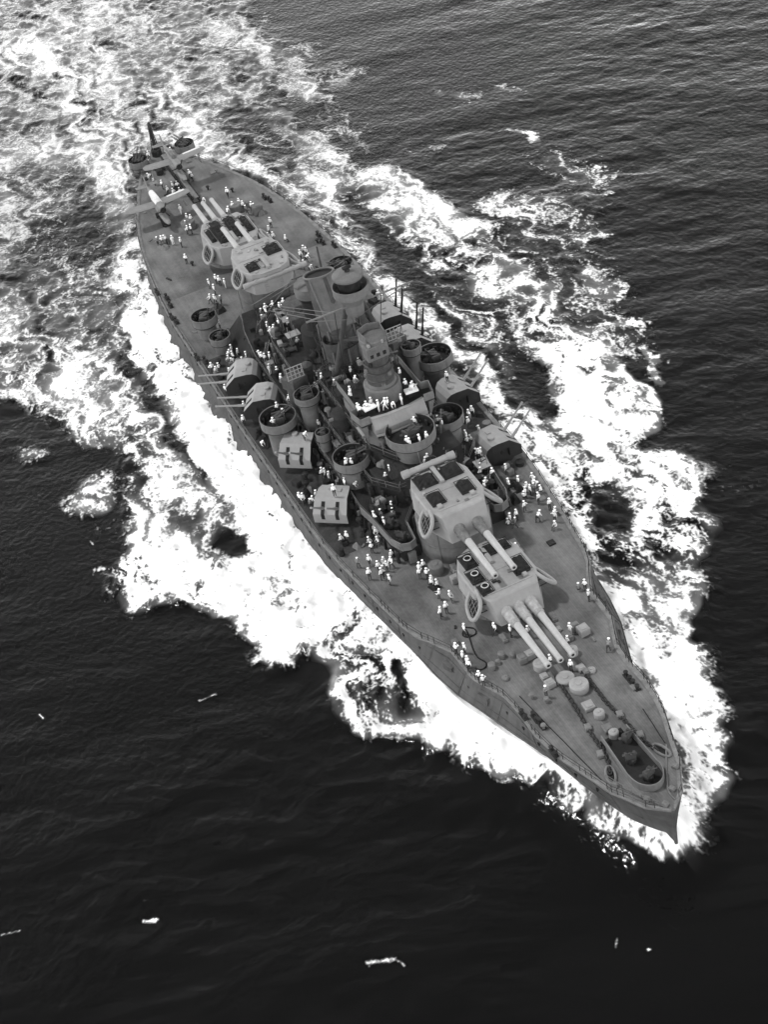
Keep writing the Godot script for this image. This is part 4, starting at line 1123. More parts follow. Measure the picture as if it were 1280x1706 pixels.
	for k in 4:
		aerial.rod(v(91.2, -5.4 + k * 2.4, 25.6), v(112.0, -5.0 + k * 3.2, 10.6), 0.05, -1, 4)
	part("wireless_aerial", aerial, steel, ship)
	# ladders, stays, whip aerials, platforms and struts between the decks
	for k in 130:
		var g := Shape.new(); var s := rng.randf_range(58.0, 108.0); var p := rng.randf_range(-7.5, 7.5)
		if Vector2(s, p).distance_to(Vector2(52, 0)) < 7.0 or Vector2(s, p).distance_to(Vector2(118.3, 0)) < 8.0: continue
		var h: float = 15.0 if s > 62 and s < 82 and absf(p) < 4.5 else (12.2 if s < 104 and absf(p) < 5.6 else 9.6)
		match rng.randi() % 4:
			0: g.rod(v(s, p, h), v(s + rng.randf_range(-1, 1), p + rng.randf_range(-1, 1), h + rng.randf_range(2.0, 5.0)), 0.08, 0.05, 6)
			1:
				g.box(v(s, p, h + 1.6), Vector3(rng.randf_range(1.0, 2.4), 0.08, rng.randf_range(1.0, 2.0)))
				for c in [[-0.5, -0.5], [0.5, -0.5], [0.5, 0.5], [-0.5, 0.5]]: g.rod(v(s + c[0], p + c[1], h), v(s + c[0], p + c[1], h + 2.6), 0.05, -1, 5)
			2:
				var turn := rng.randf_range(-1.5, 1.5)
				for e in [-0.35, 0.35]: g.rod(v(s + e * cos(turn), p + e * sin(turn), h), v(s + e * cos(turn) + 1.2 * sin(turn), p + e * sin(turn) - 1.2 * cos(turn), h + 2.6), 0.05, -1, 5)
				for q in 7: g.rod(v(s - 0.35 * cos(turn) + 0.17 * q * sin(turn), p - 0.35 * sin(turn) - 0.17 * q * cos(turn), h + q * 0.37), v(s + 0.35 * cos(turn) + 0.17 * q * sin(turn), p + 0.35 * sin(turn) - 0.17 * q * cos(turn), h + q * 0.37), 0.03, -1, 4)
			3:
				g.drum(v(s, p, h), 0.5, 0.9, 12); g.box(v(s, p, h + 1.2), Vector3(0.7, 0.6, 1.2), Basis(Vector3.UP, rng.randf()), 0.15); g.rod(v(s, p, h + 1.2), v(s + rng.randf_range(-1.2, 1.2), p + rng.randf_range(-1.2, 1.2), h + 2.0), 0.08, -1, 6)
		part("stay_and_ladder", g, [steel, steel_dark, steel_dark, light_paint][rng.randi() % 4], ship)
	# secondary directors and their platforms on both sides of the tower
	for side in [-1.0, 1.0]:
		var dd := Node3D.new(); dd.name = "gun_director"; ship.add_child(dd, true)
		var q := Shape.new()
		q.lathe(v(73.6, side * 4.9, 12.1), [Vector2(0.9, 0), Vector2(0.9, 1.5), Vector2(1.5, 1.9), Vector2(1.5, 3.3), Vector2(1.2, 3.7), Vector2(0, 3.8)], 22)
		part("director_drum", q, steel_dark if side > 0 else steel, dd)
		var rf := Shape.new(); rf.tube([v(73.6 - 0.4, side * 4.9 - 1.9, 15.3), v(73.6 - 0.4, side * 4.9 + 1.9, 15.3)], [0.24], 10)
		part("rangefinder", rf, steel, dd)
	var ra := Node3D.new(); ra.name = "radar_director"; ship.add_child(ra, true)
	for side in [-1.0, 1.0]:
		var q := Shape.new()
		q.drum(v(84.4, side * 7.3, 9.6), 1.3, 4.6, 18); q.box(v(84.4, side * 7.3, 15.1), Vector3(2.4, 1.9, 2.6), Basis(Vector3.UP, 0.4), 0.25)
		part("director_house", q, dim_paint, ra)
		var l := Shape.new()
		for i in 5:
			l.rod(v(83.0, side * 7.3 - 1.1 + i * 0.55, 16.4), v(83.4, side * 7.3 - 1.1 + i * 0.55, 18.0), 0.07)
		for i in 4:
			l.rod(v(83.0 + i * 0.13, side * 7.3 - 1.2, 16.4 + i * 0.53), v(83.0 + i * 0.13, side * 7.3 + 1.2, 16.4 + i * 0.53), 0.07)
		part("radar_lattice", l, light_paint, ra)
	# sloping canvas and plating from the deckhouse down to the after deck, starboard and port
	for side in [-1.0, 1.0]:
		var sl := Shape.new()
		sl.face([v(112.5, side * 6.4, 9.6), v(108.5, side * 9.8, 6.6), v(101.0, side * 9.6, 6.7), v(101.0, side * 8.0, 9.5)], v(106, 0, 7))
		sl.face([v(112.5, side * 6.3, 9.6), v(114.0, side * 8.5, 6.5), v(108.5, side * 9.8, 6.6)], v(106, 0, 7))
		part("sloping_plate", sl, steel_dark, ship)
	# boxes, vents, bitts and lockers scattered over the upper decks
	for lot in [[HOUSE_ONE, 9.6, 150], [HOUSE_TWO, 12.2, 130], [HOUSE_THREE, 15.0, 50]]:
		var poly := PackedVector2Array(plan_of(lot[0], -0.8))
		var made := 0
		while made < lot[2]:
			var q := Vector2(rng.randf_range(51, 112), rng.randf_range(-9, 9))
			if not Geometry2D.is_point_in_polygon(q, poly): continue
			made += 1
			if q.distance_to(Vector2(118.3, 0)) < 6.5 or q.distance_to(Vector2(52, 0)) < 6.8: continue
			var g := Shape.new()
			var pick := rng.randf()
			if pick < 0.5:
				g.box(v(q.x, q.y, lot[1] + 0.35), Vector3(rng.randf_range(0.4, 1.8), rng.randf_range(0.5, 1.1), rng.randf_range(0.4, 1.0)), Basis(Vector3.UP, rng.randf_range(-0.2, 0.2)), 0.05)
				part("deck_locker", g, [steel, steel_dark, steel_dark, steel_dark, light_paint][rng.randi() % 5], ship)
			elif pick < 0.8:
				# a cowl or mushroom ventilator
				g.lathe(v(q.x, q.y, lot[1]), [Vector2(0.22, 0), Vector2(0.22, 1.0), Vector2(0.5, 1.05), Vector2(0.45, 1.3), Vector2(0, 1.42)], 12)
				part("ventilator", g, [steel, steel_dark][rng.randi() % 2], ship)
			else:
				g.tube([v(q.x, q.y - 0.8, lot[1] + 0.45), v(q.x, q.y + 0.8, lot[1] + 0.45)], [0.38], 12)
				for e in [-0.85, 0.85]: g.box(v(q.x, q.y + e, lot[1] + 0.4), Vector3(0.9, 0.85, 0.08))
				part("hose_reel", g, [steel, steel_dark][rng.randi() % 2], ship)

func build_guns() -> void:
	var t1 := [[-3.0, 2.3, 2.6, 1.7, 1], [-0.2, 2.7, 2.4, 1.7, 1], [2.3, 2.6, 2.0, 1.6, 1], [-3.4, -0.3, 2.0, 2.3, 0], [0.9, -2.4, 3.0, 2.1, 0], [-3.3, -2.5, 1.8, 1.4, 0]]
	build_turret(39.2, -1.0, 3, 10.3, 12.15, deck_at(39.2), [], t1, "forward triple turret on the forecastle, guns trained ahead", 15.4)
	var t2 := [[-2.7, 1.7, 2.7, 2.6, 0], [-2.7, -1.7, 2.7, 2.6, 0], [1.1, 2.0, 2.5, 1.9, 0], [1.1, -1.9, 2.5, 1.9, 0]]
	build_turret(51.6, -1.0, 2, 13.6, 15.8, deck_at(51.6), [-4.9, 3.5, 0.2, 16.15, 0.52, 0.0], t2, "raised twin turret below the bridge, guns reaching over the forward turret", 14.9)
	var t3 := [[0.2, -2.2, 2.6, 2.4, 0], [-2.6, 2.0, 2.2, 1.8, 0]]
	build_turret(118.3, 1.0, 2, 12.0, 14.3, deck_at(118.3), [-5.2, 5.0, -0.4, 13.35, 0.42, 0.0], t3, "raised twin turret aft of the funnel, guns trained astern", 14.6)
	var t4 := [[0.0, 1.5, 7.0, 1.9, 0], [0.0, -0.9, 7.0, 1.8, 0], [-0.3, -3.0, 5.0, 1.2, 0], [-0.2, 3.0, 4.0, 0.9, 0]]
	build_turret(134.6, 1.0, 3, 8.6, 10.6, deck_at(134.6), [], t4, "low triple turret on the quarterdeck, guns trained astern", 14.0)
	# eight twin mounts, four to a side
	build_gun_mount(64.9, 10.7, 7.75, deg_to_rad(38.0), 42.0, "first twin mount on the starboard side, guns raised")
	build_gun_mount(77.9, 10.5, 7.75, deg_to_rad(38.0), 42.0, "second twin mount on the starboard side, guns raised")
	build_gun_mount(91.0, 10.9, 7.75, deg_to_rad(118.0), 4.0, "third twin mount on the starboard side, guns level over the side")
	build_gun_mount(98.0, 11.2, 7.75, deg_to_rad(114.0), 4.0, "aftermost twin mount on the starboard side, guns level over the side")
	build_gun_mount(63.4, -11.6, 7.75, deg_to_rad(-96.0), 42.0, "first twin mount on the port side, dark cheek towards the bow")
	build_gun_mount(76.4, -12.0, 7.75, deg_to_rad(-96.0), 42.0, "second twin mount on the port side, dark cheek towards the bow")
	build_gun_mount(91.0, -11.9, 7.75, deg_to_rad(-92.0), 78.0, "third twin mount on the port side, guns almost upright")
	build_gun_mount(98.0, -11.8, 7.75, deg_to_rad(-92.0), 78.0, "aftermost twin mount on the port side, guns almost upright")
	# gun tubs
	build_tub(v(61.7, 0, 17.0), 3.15, 1.3, 2.6, 4, PI + 0.3, "large round gun tub in front of the bridge", 30.0)
	build_tub(v(66.8, 6.75, 12.7), 2.35, 1.3, 3.1, 4, PI + 1.1, "starboard gun tub beside the bridge")
	build_tub(v(67.2, -6.75, 12.7), 2.35, 1.3, 3.1, 4, PI - 1.1, "port gun tub beside the bridge")
	build_tub(v(82.0, 11.3, 11.3), 2.5, 1.3, 4.4, 4, PI + 1.5, "starboard gun tub abreast the funnel")
	build_tub(v(82.0, -11.7, 11.3), 2.5, 1.3, 4.4, 4, PI - 1.5, "port gun tub abreast the funnel")
	build_tub(v(75.3, 7.5, 11.4), 1.0, 1.1, 1.8, 1, PI + 1.2, "small starboard tub between the gun mounts")
	build_tub(v(82.4, -8.9, 13.9), 1.35, 1.1, 4.2, 1, PI - 1.2, "small port tub above the gun tub")
	build_tub(v(81.0, 7.0, 14.0), 1.75, 1.0, 4.3, 2, PI + 1.4, "starboard tub beside the funnel")
	build_tub(v(58.0, -0.5, 14.55), 1.0, 1.0, 0.0, 1, PI, "small tub under the large forward tub")
	build_tub(v(61.0, -3.6, 12.0), 1.0, 0.9, 0.0, 1, PI, "small port tub under the large forward tub")
	build_tub(v(115.2, 11.1, 8.8), 1.95, 1.25, 2.5, 4, 1.2 + PI, "starboard quarter gun tub")
	build_tub(v(115.2, -11.1, 8.8), 1.95, 1.25, 2.5, 4, -1.2 + PI, "port quarter gun tub")
	build_tub(v(109.9, 10.6, 8.2), 1.6, 1.1, 1.9, 1, 1.2 + PI, "small starboard tub by the quarter")
	build_tub(v(171.8, 4.3, 6.9), 1.75, 1.15, 0.9, 4, -0.6, "starboard stern gun tub")
	build_tub(v(171.6, -4.2, 6.9), 1.75, 1.15, 0.9, 4, 0.6, "port stern gun tub")

func build_fittings() -> void:
	var rng := RandomNumberGenerator.new(); rng.seed = 31
	for f in DECK_FITTINGS:
		var g := Shape.new(); var h := deck_at(f[1])
		if f[0] == "drum":
			g.drum(v(f[1], f[2], h), f[3], f[4], 20, minf(0.12, f[4] * 0.3))
			g.drum(v(f[1], f[2], h + f[4]), f[3] * 0.35, 0.1, 12)
			part("capstan" if f[3] > 0.9 else "mushroom_vent", g, light_paint if f[1] < 26.0 else steel, ship)
		elif f[0] == "box":
			g.box(v(f[1], f[2], h + f[5] * 0.5), Vector3(f[3], f[5], f[4]), Basis(Vector3.UP, rng.randf_range(-0.1, 0.1)), 0.07)
			g.box(v(f[1], f[2], h + f[5] + 0.03), Vector3(f[3] * 0.7, 0.08, f[4] * 0.6))
			part("deck_locker", g, [steel, light_paint, steel][rng.randi() % 3], ship)
		else:
			for k in [-0.45, 0.45]:
				g.lathe(v(f[1] + k, f[2], h), [Vector2(0.2, 0), Vector2(0.2, 0.55), Vector2(0.27, 0.58), Vector2(0.27, 0.68), Vector2(0, 0.7)], 10)
			g.box(v(f[1], f[2], h + 0.06), Vector3(1.5, 0.12, 0.6))
			part("bollard", g, steel_dark, ship)
	for chain in [CHAIN_STARBOARD, CHAIN_PORT]:
		var c := Curve3D.new()
		for i in range(0, chain.size(), 2): c.add_point(v(chain[i], chain[i + 1], deck_at(chain[i]) + 0.14))
		var g := Shape.new()
		var L := c.get_baked_length(); var k := 0.0; var odd := false
		while k < L - 0.4:
			var a := c.sample_baked(k); var b := c.sample_baked(k + 0.5)
			var d := (b - a).normalized(); var side := d.cross(Vector3.UP).normalized()
			var out := side if odd else Vector3.UP
			var loop: Array = []
			for q in 9:
				var t := TAU * q / 8.0
				loop.append((a + b) * 0.5 + d * cos(t) * 0.34 + out * sin(t) * 0.20 + Vector3.UP * 0.06)
			g.tube(loop, [0.10], 5, false)
			k += 0.42; odd = not odd
		part("anchor_chain", g, paint("rust_black", 0.03, 0.8, 0.5, 2.0), ship)
	# hawse pipes where the chains go down, and the compressors aft of them
	for q in [[7.5, 2.95, 0.5], [7.6, -3.1, -0.5]]:
		var g := Shape.new(); var path: Array = []
		for k in 17: path.append(v(q[0] + cos(TAU * k / 16.0) * 1.15, q[1] + sin(TAU * k / 16.0) * 0.5 + cos(TAU * k / 16.0) * -0.3 * signf(q[1]) , deck_at(q[0]) + 0.12))
		g.tube(path, [0.16], 8)
		part("hawse_lip", g, steel, ship)
		var d := Shape.new(); d.lathe(v(q[0], q[1], deck_at(q[0]) + 0.06), [Vector2(0.8, 0), Vector2(0, 0.02)], 16, 0.0, TAU, Vector2(1.2, 0.55)); part("hawse_hole", d, black, ship)
	for q in [[10.5, 2.5], [10.6, -2.3], [14.6, 1.75], [14.4, -2.0]]:
		var g := Shape.new(); g.box(v(q[0], q[1], deck_at(q[0]) + 0.3), Vector3(0.9, 0.5, 0.7), Basis(Vector3.UP, -0.25), 0.12); part("chain_stopper", g, steel, ship)
	# the oval gun well in the eyes of the ship: a bulwark round a sunken-looking dark floor
	var wall := Shape.new(); var foot: Array = []
	for k in 29:
		var a := lerpf(-PI * 0.52, PI * 0.52, k / 28.0)
		var q := Vector2(5.6 - cos(a) * 2.4, sin(a) * 1.75)
		foot.append(v(q.x, q.y, deck_at(q.x) + 0.02))
	foot.push_front(v(12.0, -1.5, deck_at(12.0))); foot.append(v(12.0, 1.5, deck_at(12.0)))
	wall.sheet_wall(foot, 1.0, 0.1)
	part("bow_gun_bulwark", wall, steel, ship)
	var floor_shape := Shape.new(); var fl: Array = []
	for q in foot: fl.append(Vector2(q.x, -q.z))
	var poly := PackedVector2Array(fl)
	var ids := Geometry2D.triangulate_polygon(poly)
	for i in range(0, ids.size(), 3):
		var tri: Array = []
		for k in 3: tri.append(v(poly[ids[i + k]].x, poly[ids[i + k]].y, deck_at(poly[ids[i + k]].x) + 0.03))
		floor_shape.facing(tri, Vector3.UP)
	part("bow_gun_platform", floor_shape, deck_steel, ship)
	for q in [[5.0, -0.1, 0.4], [8.0, 0.3, -0.3], [10.8, -0.9, 0.5]]:
		var t := Node3D.new(); t.name = "light_gun_mount"; ship.add_child(t, true)
		build_light_gun(v(q[0], q[1], deck_at(q[0])), 1, PI + q[2], 45.0, t)
	for q in [[11.6, 1.2], [12.2, -0.6]]:
		var g := Shape.new(); var rr := RandomNumberGenerator.new(); rr.seed = int(q[0] * 10); mound(v(q[0], q[1], deck_at(q[0]) + 0.03), 1.2, 1.3, 0.5, rr, g); part("covered_gear", g, black, ship)
	for line in [[HOSE, 0.09], [LINE_STARBOARD, 0.06], [LINE_PORT, 0.05], [BREAKWATER, 0.10]]:
		var c := Curve3D.new(); var t: Array = line[0]
		for i in range(0, t.size(), 2):
			var a := v(t[maxi(i - 2, 0)], t[maxi(i - 2, 0) + 1], 0); var b := v(t[mini(i + 2, t.size() - 2)], t[mini(i + 2, t.size() - 2) + 1], 0)
			c.add_point(v(t[i], t[i + 1], deck_at(t[i]) + 0.08), (a - b) * 0.16, (b - a) * 0.16)
		var path: Array = []
		var L := c.get_baked_length()
		for k in int(L / 0.35) + 1: path.append(c.sample_baked(k * 0.35))
		var g := Shape.new(); g.tube(path, [line[1]], 6); part("hose" if line[1] == 0.09 else "mooring_line", g, black if line[1] < 0.095 else steel, ship)
	# rail along the starboard bow
	var bowrail := Shape.new()
	bowrail.rail([v(7.3, 3.6, deck_at(7.3)), v(5.2, 2.9, deck_at(5.2)), v(3.0, 1.9, deck_at(3)), v(1.2, 0.9, deck_at(1.2))], 0.7, 1.0)
	part("bow_rail", bowrail, steel, ship)
	var chock := Shape.new()
	for q in [[2.6, 1.5], [2.4, -1.3], [1.0, 0.3], [4.8, -3.1], [6.0, 3.2]]: chock.box(v(q[0], q[1], deck_at(q[0]) + 0.25), Vector3(0.6, 0.5, 0.5), Basis(Vector3.UP, 0.5), 0.12)
	part("fairlead", chock, steel, ship)
	# scuttles, hatches and small gear all over the open decks
	for k in 90:
		var s := rng.randf_range(14, 172); var w := table(DECK_EDGE, s)
		var p := rng.randf_range(-w + 0.9, w - 0.9)
		if s > 30 and s < 60 and absf(p) < 6.5 or s > 50 and s < 114 and absf(p) < 9.2 or s > 110 and s < 142 and absf(p) < 5.6 or s < 36 and absf(p) < 3.0 or s > 60 and s < 102 and absf(p) > 8.0 and absf(p) < 14.0: continue
		var g := Shape.new()
		match rng.randi() % 4:
			0: g.drum(v(s, p, deck_at(s)), 0.28, 0.16, 12)
			1: g.box(v(s, p, deck_at(s) + 0.12), Vector3(0.9, 0.25, 0.9), Basis.IDENTITY, 0.05)
			2: g.box(v(s, p, deck_at(s) + 0.08), Vector3(rng.randf_range(0.5, 1.4), 0.15, 0.25), Basis(Vector3.UP, rng.randf_range(-1.5, 1.5)))
			3: g.lathe(v(s, p, deck_at(s)), [Vector2(0.16, 0), Vector2(0.16, 0.5), Vector2(0.32, 0.54), Vector2(0.28, 0.7), Vector2(0, 0.76)], 10)
		part("deck_fitting", g, [steel, steel_dark][rng.randi() % 2], ship)
	# lockers, reels, winches and covered gear crowded on the deck between the gun mounts
	var mounts := [Vector2(64.9, 10.7), Vector2(77.9, 10.5), Vector2(91, 10.9), Vector2(98, 11.2), Vector2(63.4, -11.6), Vector2(76.4, -12), Vector2(91, -11.9), Vector2(98, -11.8), Vector2(82, 11.3), Vector2(82, -11.7), Vector2(109.9, 10.6), Vector2(115.2, 11.1), Vector2(115.2, -11.1)]
	for k in 150:
		var q := Vector2(rng.randf_range(57.0, 112.0), rng.randf_range(8.7, 13.6) * (1.0 if k % 2 == 0 else -1.0))
		var clear := true
		for m in mounts:
			if q.distance_to(m) < 3.0: clear = false
		if not clear: continue
		var g := Shape.new(); var h := deck_at(q.x) + 0.03
		match rng.randi() % 4:
			0: g.box(v(q.x, q.y, h + 0.4), Vector3(rng.randf_range(0.5, 1.8), rng.randf_range(0.5, 1.0), rng.randf_range(0.4, 0.9)), Basis(Vector3.UP, rng.randf_range(-0.4, 0.4)), 0.06)
			1: g.drum(v(q.x, q.y, h), rng.randf_range(0.3, 0.6), rng.randf_range(0.5, 1.1), 12)
			2: mound(v(q.x, q.y, h), 0.9, 1.5, 0.6, rng, g, rng.randf_range(-1.0, 1.0))
			3: g.lathe(v(q.x, q.y, h), [Vector2(0.2, 0), Vector2(0.2, 0.9), Vector2(0.45, 0.95), Vector2(0.4, 1.2), Vector2(0, 1.3)], 12)
		part("deck_gear", g, [steel, steel_dark, steel_dark, black][rng.randi() % 4], ship)
	# rubble of gear heaped beside the turrets and aft: covered ammunition, folded canvas
	for q in [[143.2, -7.6, 1.6, 1.4, 0.9], [144.0, 9.0, 2.4, 1.4, 0.5], [146.3, -6.0, 1.2, 1.0, 0.8], [56.0, -10.6, 2.0, 1.2, 0.8], [54.0, -9.2, 1.8, 1.2, 0.9], [45.0, 6.0, 1.6, 1.2, 0.7], [120.5, 7.5, 2.2, 1.6, 0.9], [108.6, 9.9, 2.0, 1.4, 0.8], [124.0, -7.6, 1.6, 1.4, 0.8], [69.5, -13.3, 2.2, 1.0, 0.6], [71.0, 12.6, 3.0, 1.2, 0.7], [84.8, 12.6, 2.2, 1.4, 0.8], [57.6, 11.0, 1.4, 1.0, 0.5]]:
		var g := Shape.new(); mound(v(q[0], q[1], deck_at(q[0])), q[3], q[2], q[4], rng, g, rng.randf_range(-0.4, 0.4))
		part("covered_gear", g, [steel_dark, black, steel][rng.randi() % 3], ship)

# ---------------------------------------------------------------- catapult, crane, aircraft, rafts
func build_stern_gear() -> void:
	var cat := Node3D.new(); cat.name = "catapult"; ship.add_child(cat, true)
	var b := Shape.new()
	b.drum(v(160.5, 0.2, 6.1), 1.5, 1.0, 20)
	for p in [-0.55, 0.55]:
		for h in [7.3, 8.3]: b.box(v(160.5, 0.2 + p, h), Vector3(18.0, 0.16, 0.2))
		for k in 18:
			var a := 151.6 + k
			b.rod(v(a, 0.2 + p, 7.3), v(a + 1.0, 0.2 + p, 8.3), 0.05, -1, 5); b.rod(v(a + 1.0, 0.2 + p, 7.3), v(a, 0.2 + p, 8.3), 0.05, -1, 5)
	for k in 10: b.box(v(152.0 + k * 1.9, 0.2, 7.3), Vector3(0.12, 0.12, 1.1))
	part("catapult_beam", b, steel_dark, cat)
	var deckpl := Shape.new(); deckpl.box(v(160.5, 0.2, 8.42), Vector3(18.0, 0.06, 0.8)); part("catapult_track", deckpl, steel, cat)
	var cr := Node3D.new(); cr.name = "aircraft_crane"; ship.add_child(cr, true)
	var post := Shape.new(); post.drum(v(174.6, 0.3, 6.0), 0.9, 1.2, 16); post.rod(v(174.6, 0.3, 7.0), v(174.6, 0.3, 11.5), 0.35, 0.25, 12)
	part("crane_post", post, steel_dark, cr)
	var jib := Shape.new()
	var foot := v(174.2, 0.4, 7.4); var tip := v(178.2, -0.4, 10.6)
	for q in [Vector3(0, 0.6, 0), Vector3(0, -0.1, 0.6), Vector3(0, -0.1, -0.6)]: jib.rod(foot + q, tip + q * 0.25, 0.09, 0.07, 6)
	for k in 9:
		var f := k / 9.0; var g := (k + 1) / 9.0
		var c0 := foot.lerp(tip, f); var c1 := foot.lerp(tip, g)
		jib.rod(c0 + Vector3(0, 0.6, 0) * (1 - f * 0.75), c1 + Vector3(0, -0.1, 0.6) * (1 - g * 0.75), 0.05, -1, 5)
		jib.rod(c0 + Vector3(0, 0.6, 0) * (1 - f * 0.75), c1 + Vector3(0, -0.1, -0.6) * (1 - g * 0.75), 0.05, -1, 5)
		jib.rod(c0 + Vector3(0, -0.1, 0.6) * (1 - f * 0.75), c1 + Vector3(0, -0.1, -0.6) * (1 - g * 0.75), 0.05, -1, 5)
	part("crane_jib", jib, steel_dark, cr)
	var wire := Shape.new(); wire.rod(v(174.6, 0.3, 11.5), tip, 0.04, -1, 4); wire.rod(tip, tip + Vector3.DOWN * 4.0, 0.04, -1, 4); part("crane_wire", wire, black, cr)
	# a dark winch house and smoke pots right aft
	var g := Shape.new(); g.box(v(169.2, 1.6, 6.6), Vector3(1.8, 1.2, 1.5), Basis(Vector3.UP, 0.2), 0.1); g.drum(v(167.6, 2.0, 6.1), 0.6, 0.9); part("stern_winch", g, steel_dark, ship)
	var fl := Shape.new(); fl.rod(v(177.3, 0, 6.1), v(178.0, 0, 9.6), 0.06); part("ensign_staff", fl, steel, ship)

func plane_paint() -> StandardMaterial3D: return paint("plane_grey", 0.13, 0.6, 0.14, 5.0)

func make_floatplane(label: String, at: Vector3, turn: float, white_back: bool) -> Node3D:
	# nose towards -x of its own axes, seen from above; the origin is under the main float
	var t := thing("floatplane", label, "floatplane", at, turn, "floatplanes on the quarterdeck")
	var pg := plane_paint()
	var f := Shape.new()
	var rings: Array = []
	for q in [[-2.95, 0.30, 0.30, 2.35], [-2.9, 0.62, 0.62, 2.35], [-1.9, 0.68, 0.70, 2.35], [-0.6, 0.62, 0.75, 2.4], [1.4, 0.58, 0.78, 2.45], [3.4, 0.40, 0.58, 2.45], [5.6, 0.20, 0.36, 2.5], [6.9, 0.06, 0.16, 2.6]]:
		var r: Array = []
		for k in 16: r.append(Vector3(q[0], q[3] + sin(TAU * k / 16.0) * q[2], cos(TAU * k / 16.0) * q[1]))
		rings.append(r)
	f.loft(rings); part("fuselage", f, pg, t)
	var cowl := Shape.new(); cowl.tube([Vector3(-2.97, 2.35, 0), Vector3(-3.0, 2.35, 0)], [0.5], 16); part("engine_opening", cowl, black, t)
	var sp := Shape.new(); sp.tube([Vector3(-2.95, 2.35, 0), Vector3(-3.35, 2.35, 0)], [0.16, 0.05], 10)
	for a in [0.5, 0.5 + TAU / 3.0, 0.5 + TAU * 2.0 / 3.0]:
		sp.box(Vector3(-3.2, 2.35 + cos(a) * 0.75, sin(a) * 0.75), Vector3(0.05, 1.4, 0.18), Basis(Vector3.RIGHT, a))
	part("propeller", sp, steel_dark, t)
	var wing_white := Shape.new()
	for side in [-1.0, 1.0]:
		var w := Shape.new()
		var sec := func(z: float, x0: float, c: float, th: float, y: float) -> Array:
			return [Vector3(x0, y, z), Vector3(x0 + c * 0.15, y + th, z), Vector3(x0 + c * 0.5, y + th * 0.9, z), Vector3(x0 + c, y + 0.02, z), Vector3(x0 + c * 0.5, y - th * 0.5, z), Vector3(x0 + c * 0.15, y - th * 0.5, z)]
		w.loft([sec.call(side * 0.4, -1.5, 2.25, 0.16, 2.5), sec.call(side * 3.6, -1.4, 2.1, 0.12, 2.68), sec.call(side * 5.1, -1.15, 1.7, 0.08, 2.78), sec.call(side * 5.5, -0.8, 0.9, 0.03, 2.8)])
		part("wing", w, pg, t)
		# the pale trailing edge: aileron and flap stand a little proud of the wing
		var al := Shape.new()
		al.box(Vector3(0.42, 2.72, side * 3.3), Vector3(0.5, 0.03, 3.1), Basis(Vector3.RIGHT, -side * 0.055))
		part("aileron", al, paint("plane_white", 0.42, 0.8, 0.2, 3.0) if side > 0.0 else pg, t)
		var wf := Shape.new()
		wf.tube([Vector3(-1.7, 1.05, side * 4.2), Vector3(-1.3, 1.0, side * 4.2), Vector3(-0.2, 1.0, side * 4.2), Vector3(0.5, 1.1, side * 4.2)], [0.08, 0.22, 0.22, 0.03], 10)
		wf.rod(Vector3(-0.9, 1.15, side * 4.2), Vector3(-0.7, 2.65, side * 4.2), 0.06); wf.rod(Vector3(-0.3, 1.15, side * 4.2), Vector3(-0.1, 2.65, side * 4.2), 0.06)
		part("wing_float", wf, pg, t)
		var tp := Shape.new()
		tp.loft([[Vector3(5.3, 2.72, side * 0.1), Vector3(6.6, 2.72, side * 0.1), Vector3(6.6, 2.8, side * 0.1), Vector3(5.3, 2.8, side * 0.1)], [Vector3(5.7, 2.74, side * 1.9), Vector3(6.4, 2.74, side * 1.9), Vector3(6.4, 2.78, side * 1.9), Vector3(5.7, 2.78, side * 1.9)]])
		part("tailplane", tp, pg, t)
	var fin := Shape.new()
	fin.loft([[Vector3(5.2, 2.7, -0.06), Vector3(6.9, 2.7, -0.04), Vector3(6.9, 2.7, 0.04), Vector3(5.2, 2.7, 0.06)], [Vector3(6.1, 4.2, -0.03), Vector3(6.9, 4.2, -0.03), Vector3(6.9, 4.2, 0.03), Vector3(6.1, 4.2, 0.03)]])
	part("tail_fin", fin, pg, t)
	var can := Shape.new()
	var cr: Array = []
	for q in [[-1.1, 0.2, 0.05], [-0.6, 0.42, 0.55], [1.2, 0.42, 0.6], [3.0, 0.34, 0.35], [3.6, 0.15, 0.05]]:
		var r: Array = []
		for k in 9: r.append(Vector3(q[0], 3.08 - maxf(q[0], 0.0) * 0.02 + sin(PI * k / 8.0) * q[2], cos(PI * k / 8.0) * q[1]))
		cr.append(r)
	can.loft(cr); part("cockpit_canopy", can, paint("plane_white", 0.42, 0.8, 0.2, 3.0) if white_back else paint("plane_dark", 0.07, 0.3, 0.2, 3.0), t, "pale canvas cover over the cockpit" if white_back else "")
	if white_back:
		var wb := Shape.new(); var wr: Array = []
		for q in [[-1.0, 0.62, 0.76], [1.4, 0.60, 0.80], [3.6, 0.41, 0.58]]:
			var r: Array = []
			for k in 9: r.append(Vector3(q[0], 2.46 + sin(PI * k / 8.0) * q[2], cos(PI * k / 8.0) * (q[1] + 0.02)))
			wr.append(r)
		wb.loft(wr); part("fuselage_cover", wb, paint("plane_white", 0.42, 0.8, 0.2, 3.0), t)
	var fl := Shape.new(); rings = []
	for q in [[-5.3, 0.08, 0.10, 1.0], [-4.9, 0.34, 0.28, 0.9], [-3.6, 0.5, 0.45, 0.72], [-0.5, 0.52, 0.5, 0.66], [2.2, 0.34, 0.36, 0.72], [4.4, 0.06, 0.08, 0.95]]:
		var r: Array = []
		for k in 14: r.append(Vector3(q[0], q[3] + sin(TAU * k / 14.0) * q[2], cos(TAU * k / 14.0) * q[1]))
		rings.append(r)
	fl.loft(rings)
	for x in [-1.9, 0.5]:
		for side in [-1.0, 1.0]: fl.rod(Vector3(x, 1.0, side * 0.2), Vector3(x + 0.3, 1.95, side * 0.4), 0.07)
	part("main_float", fl, pg, t)
	return t

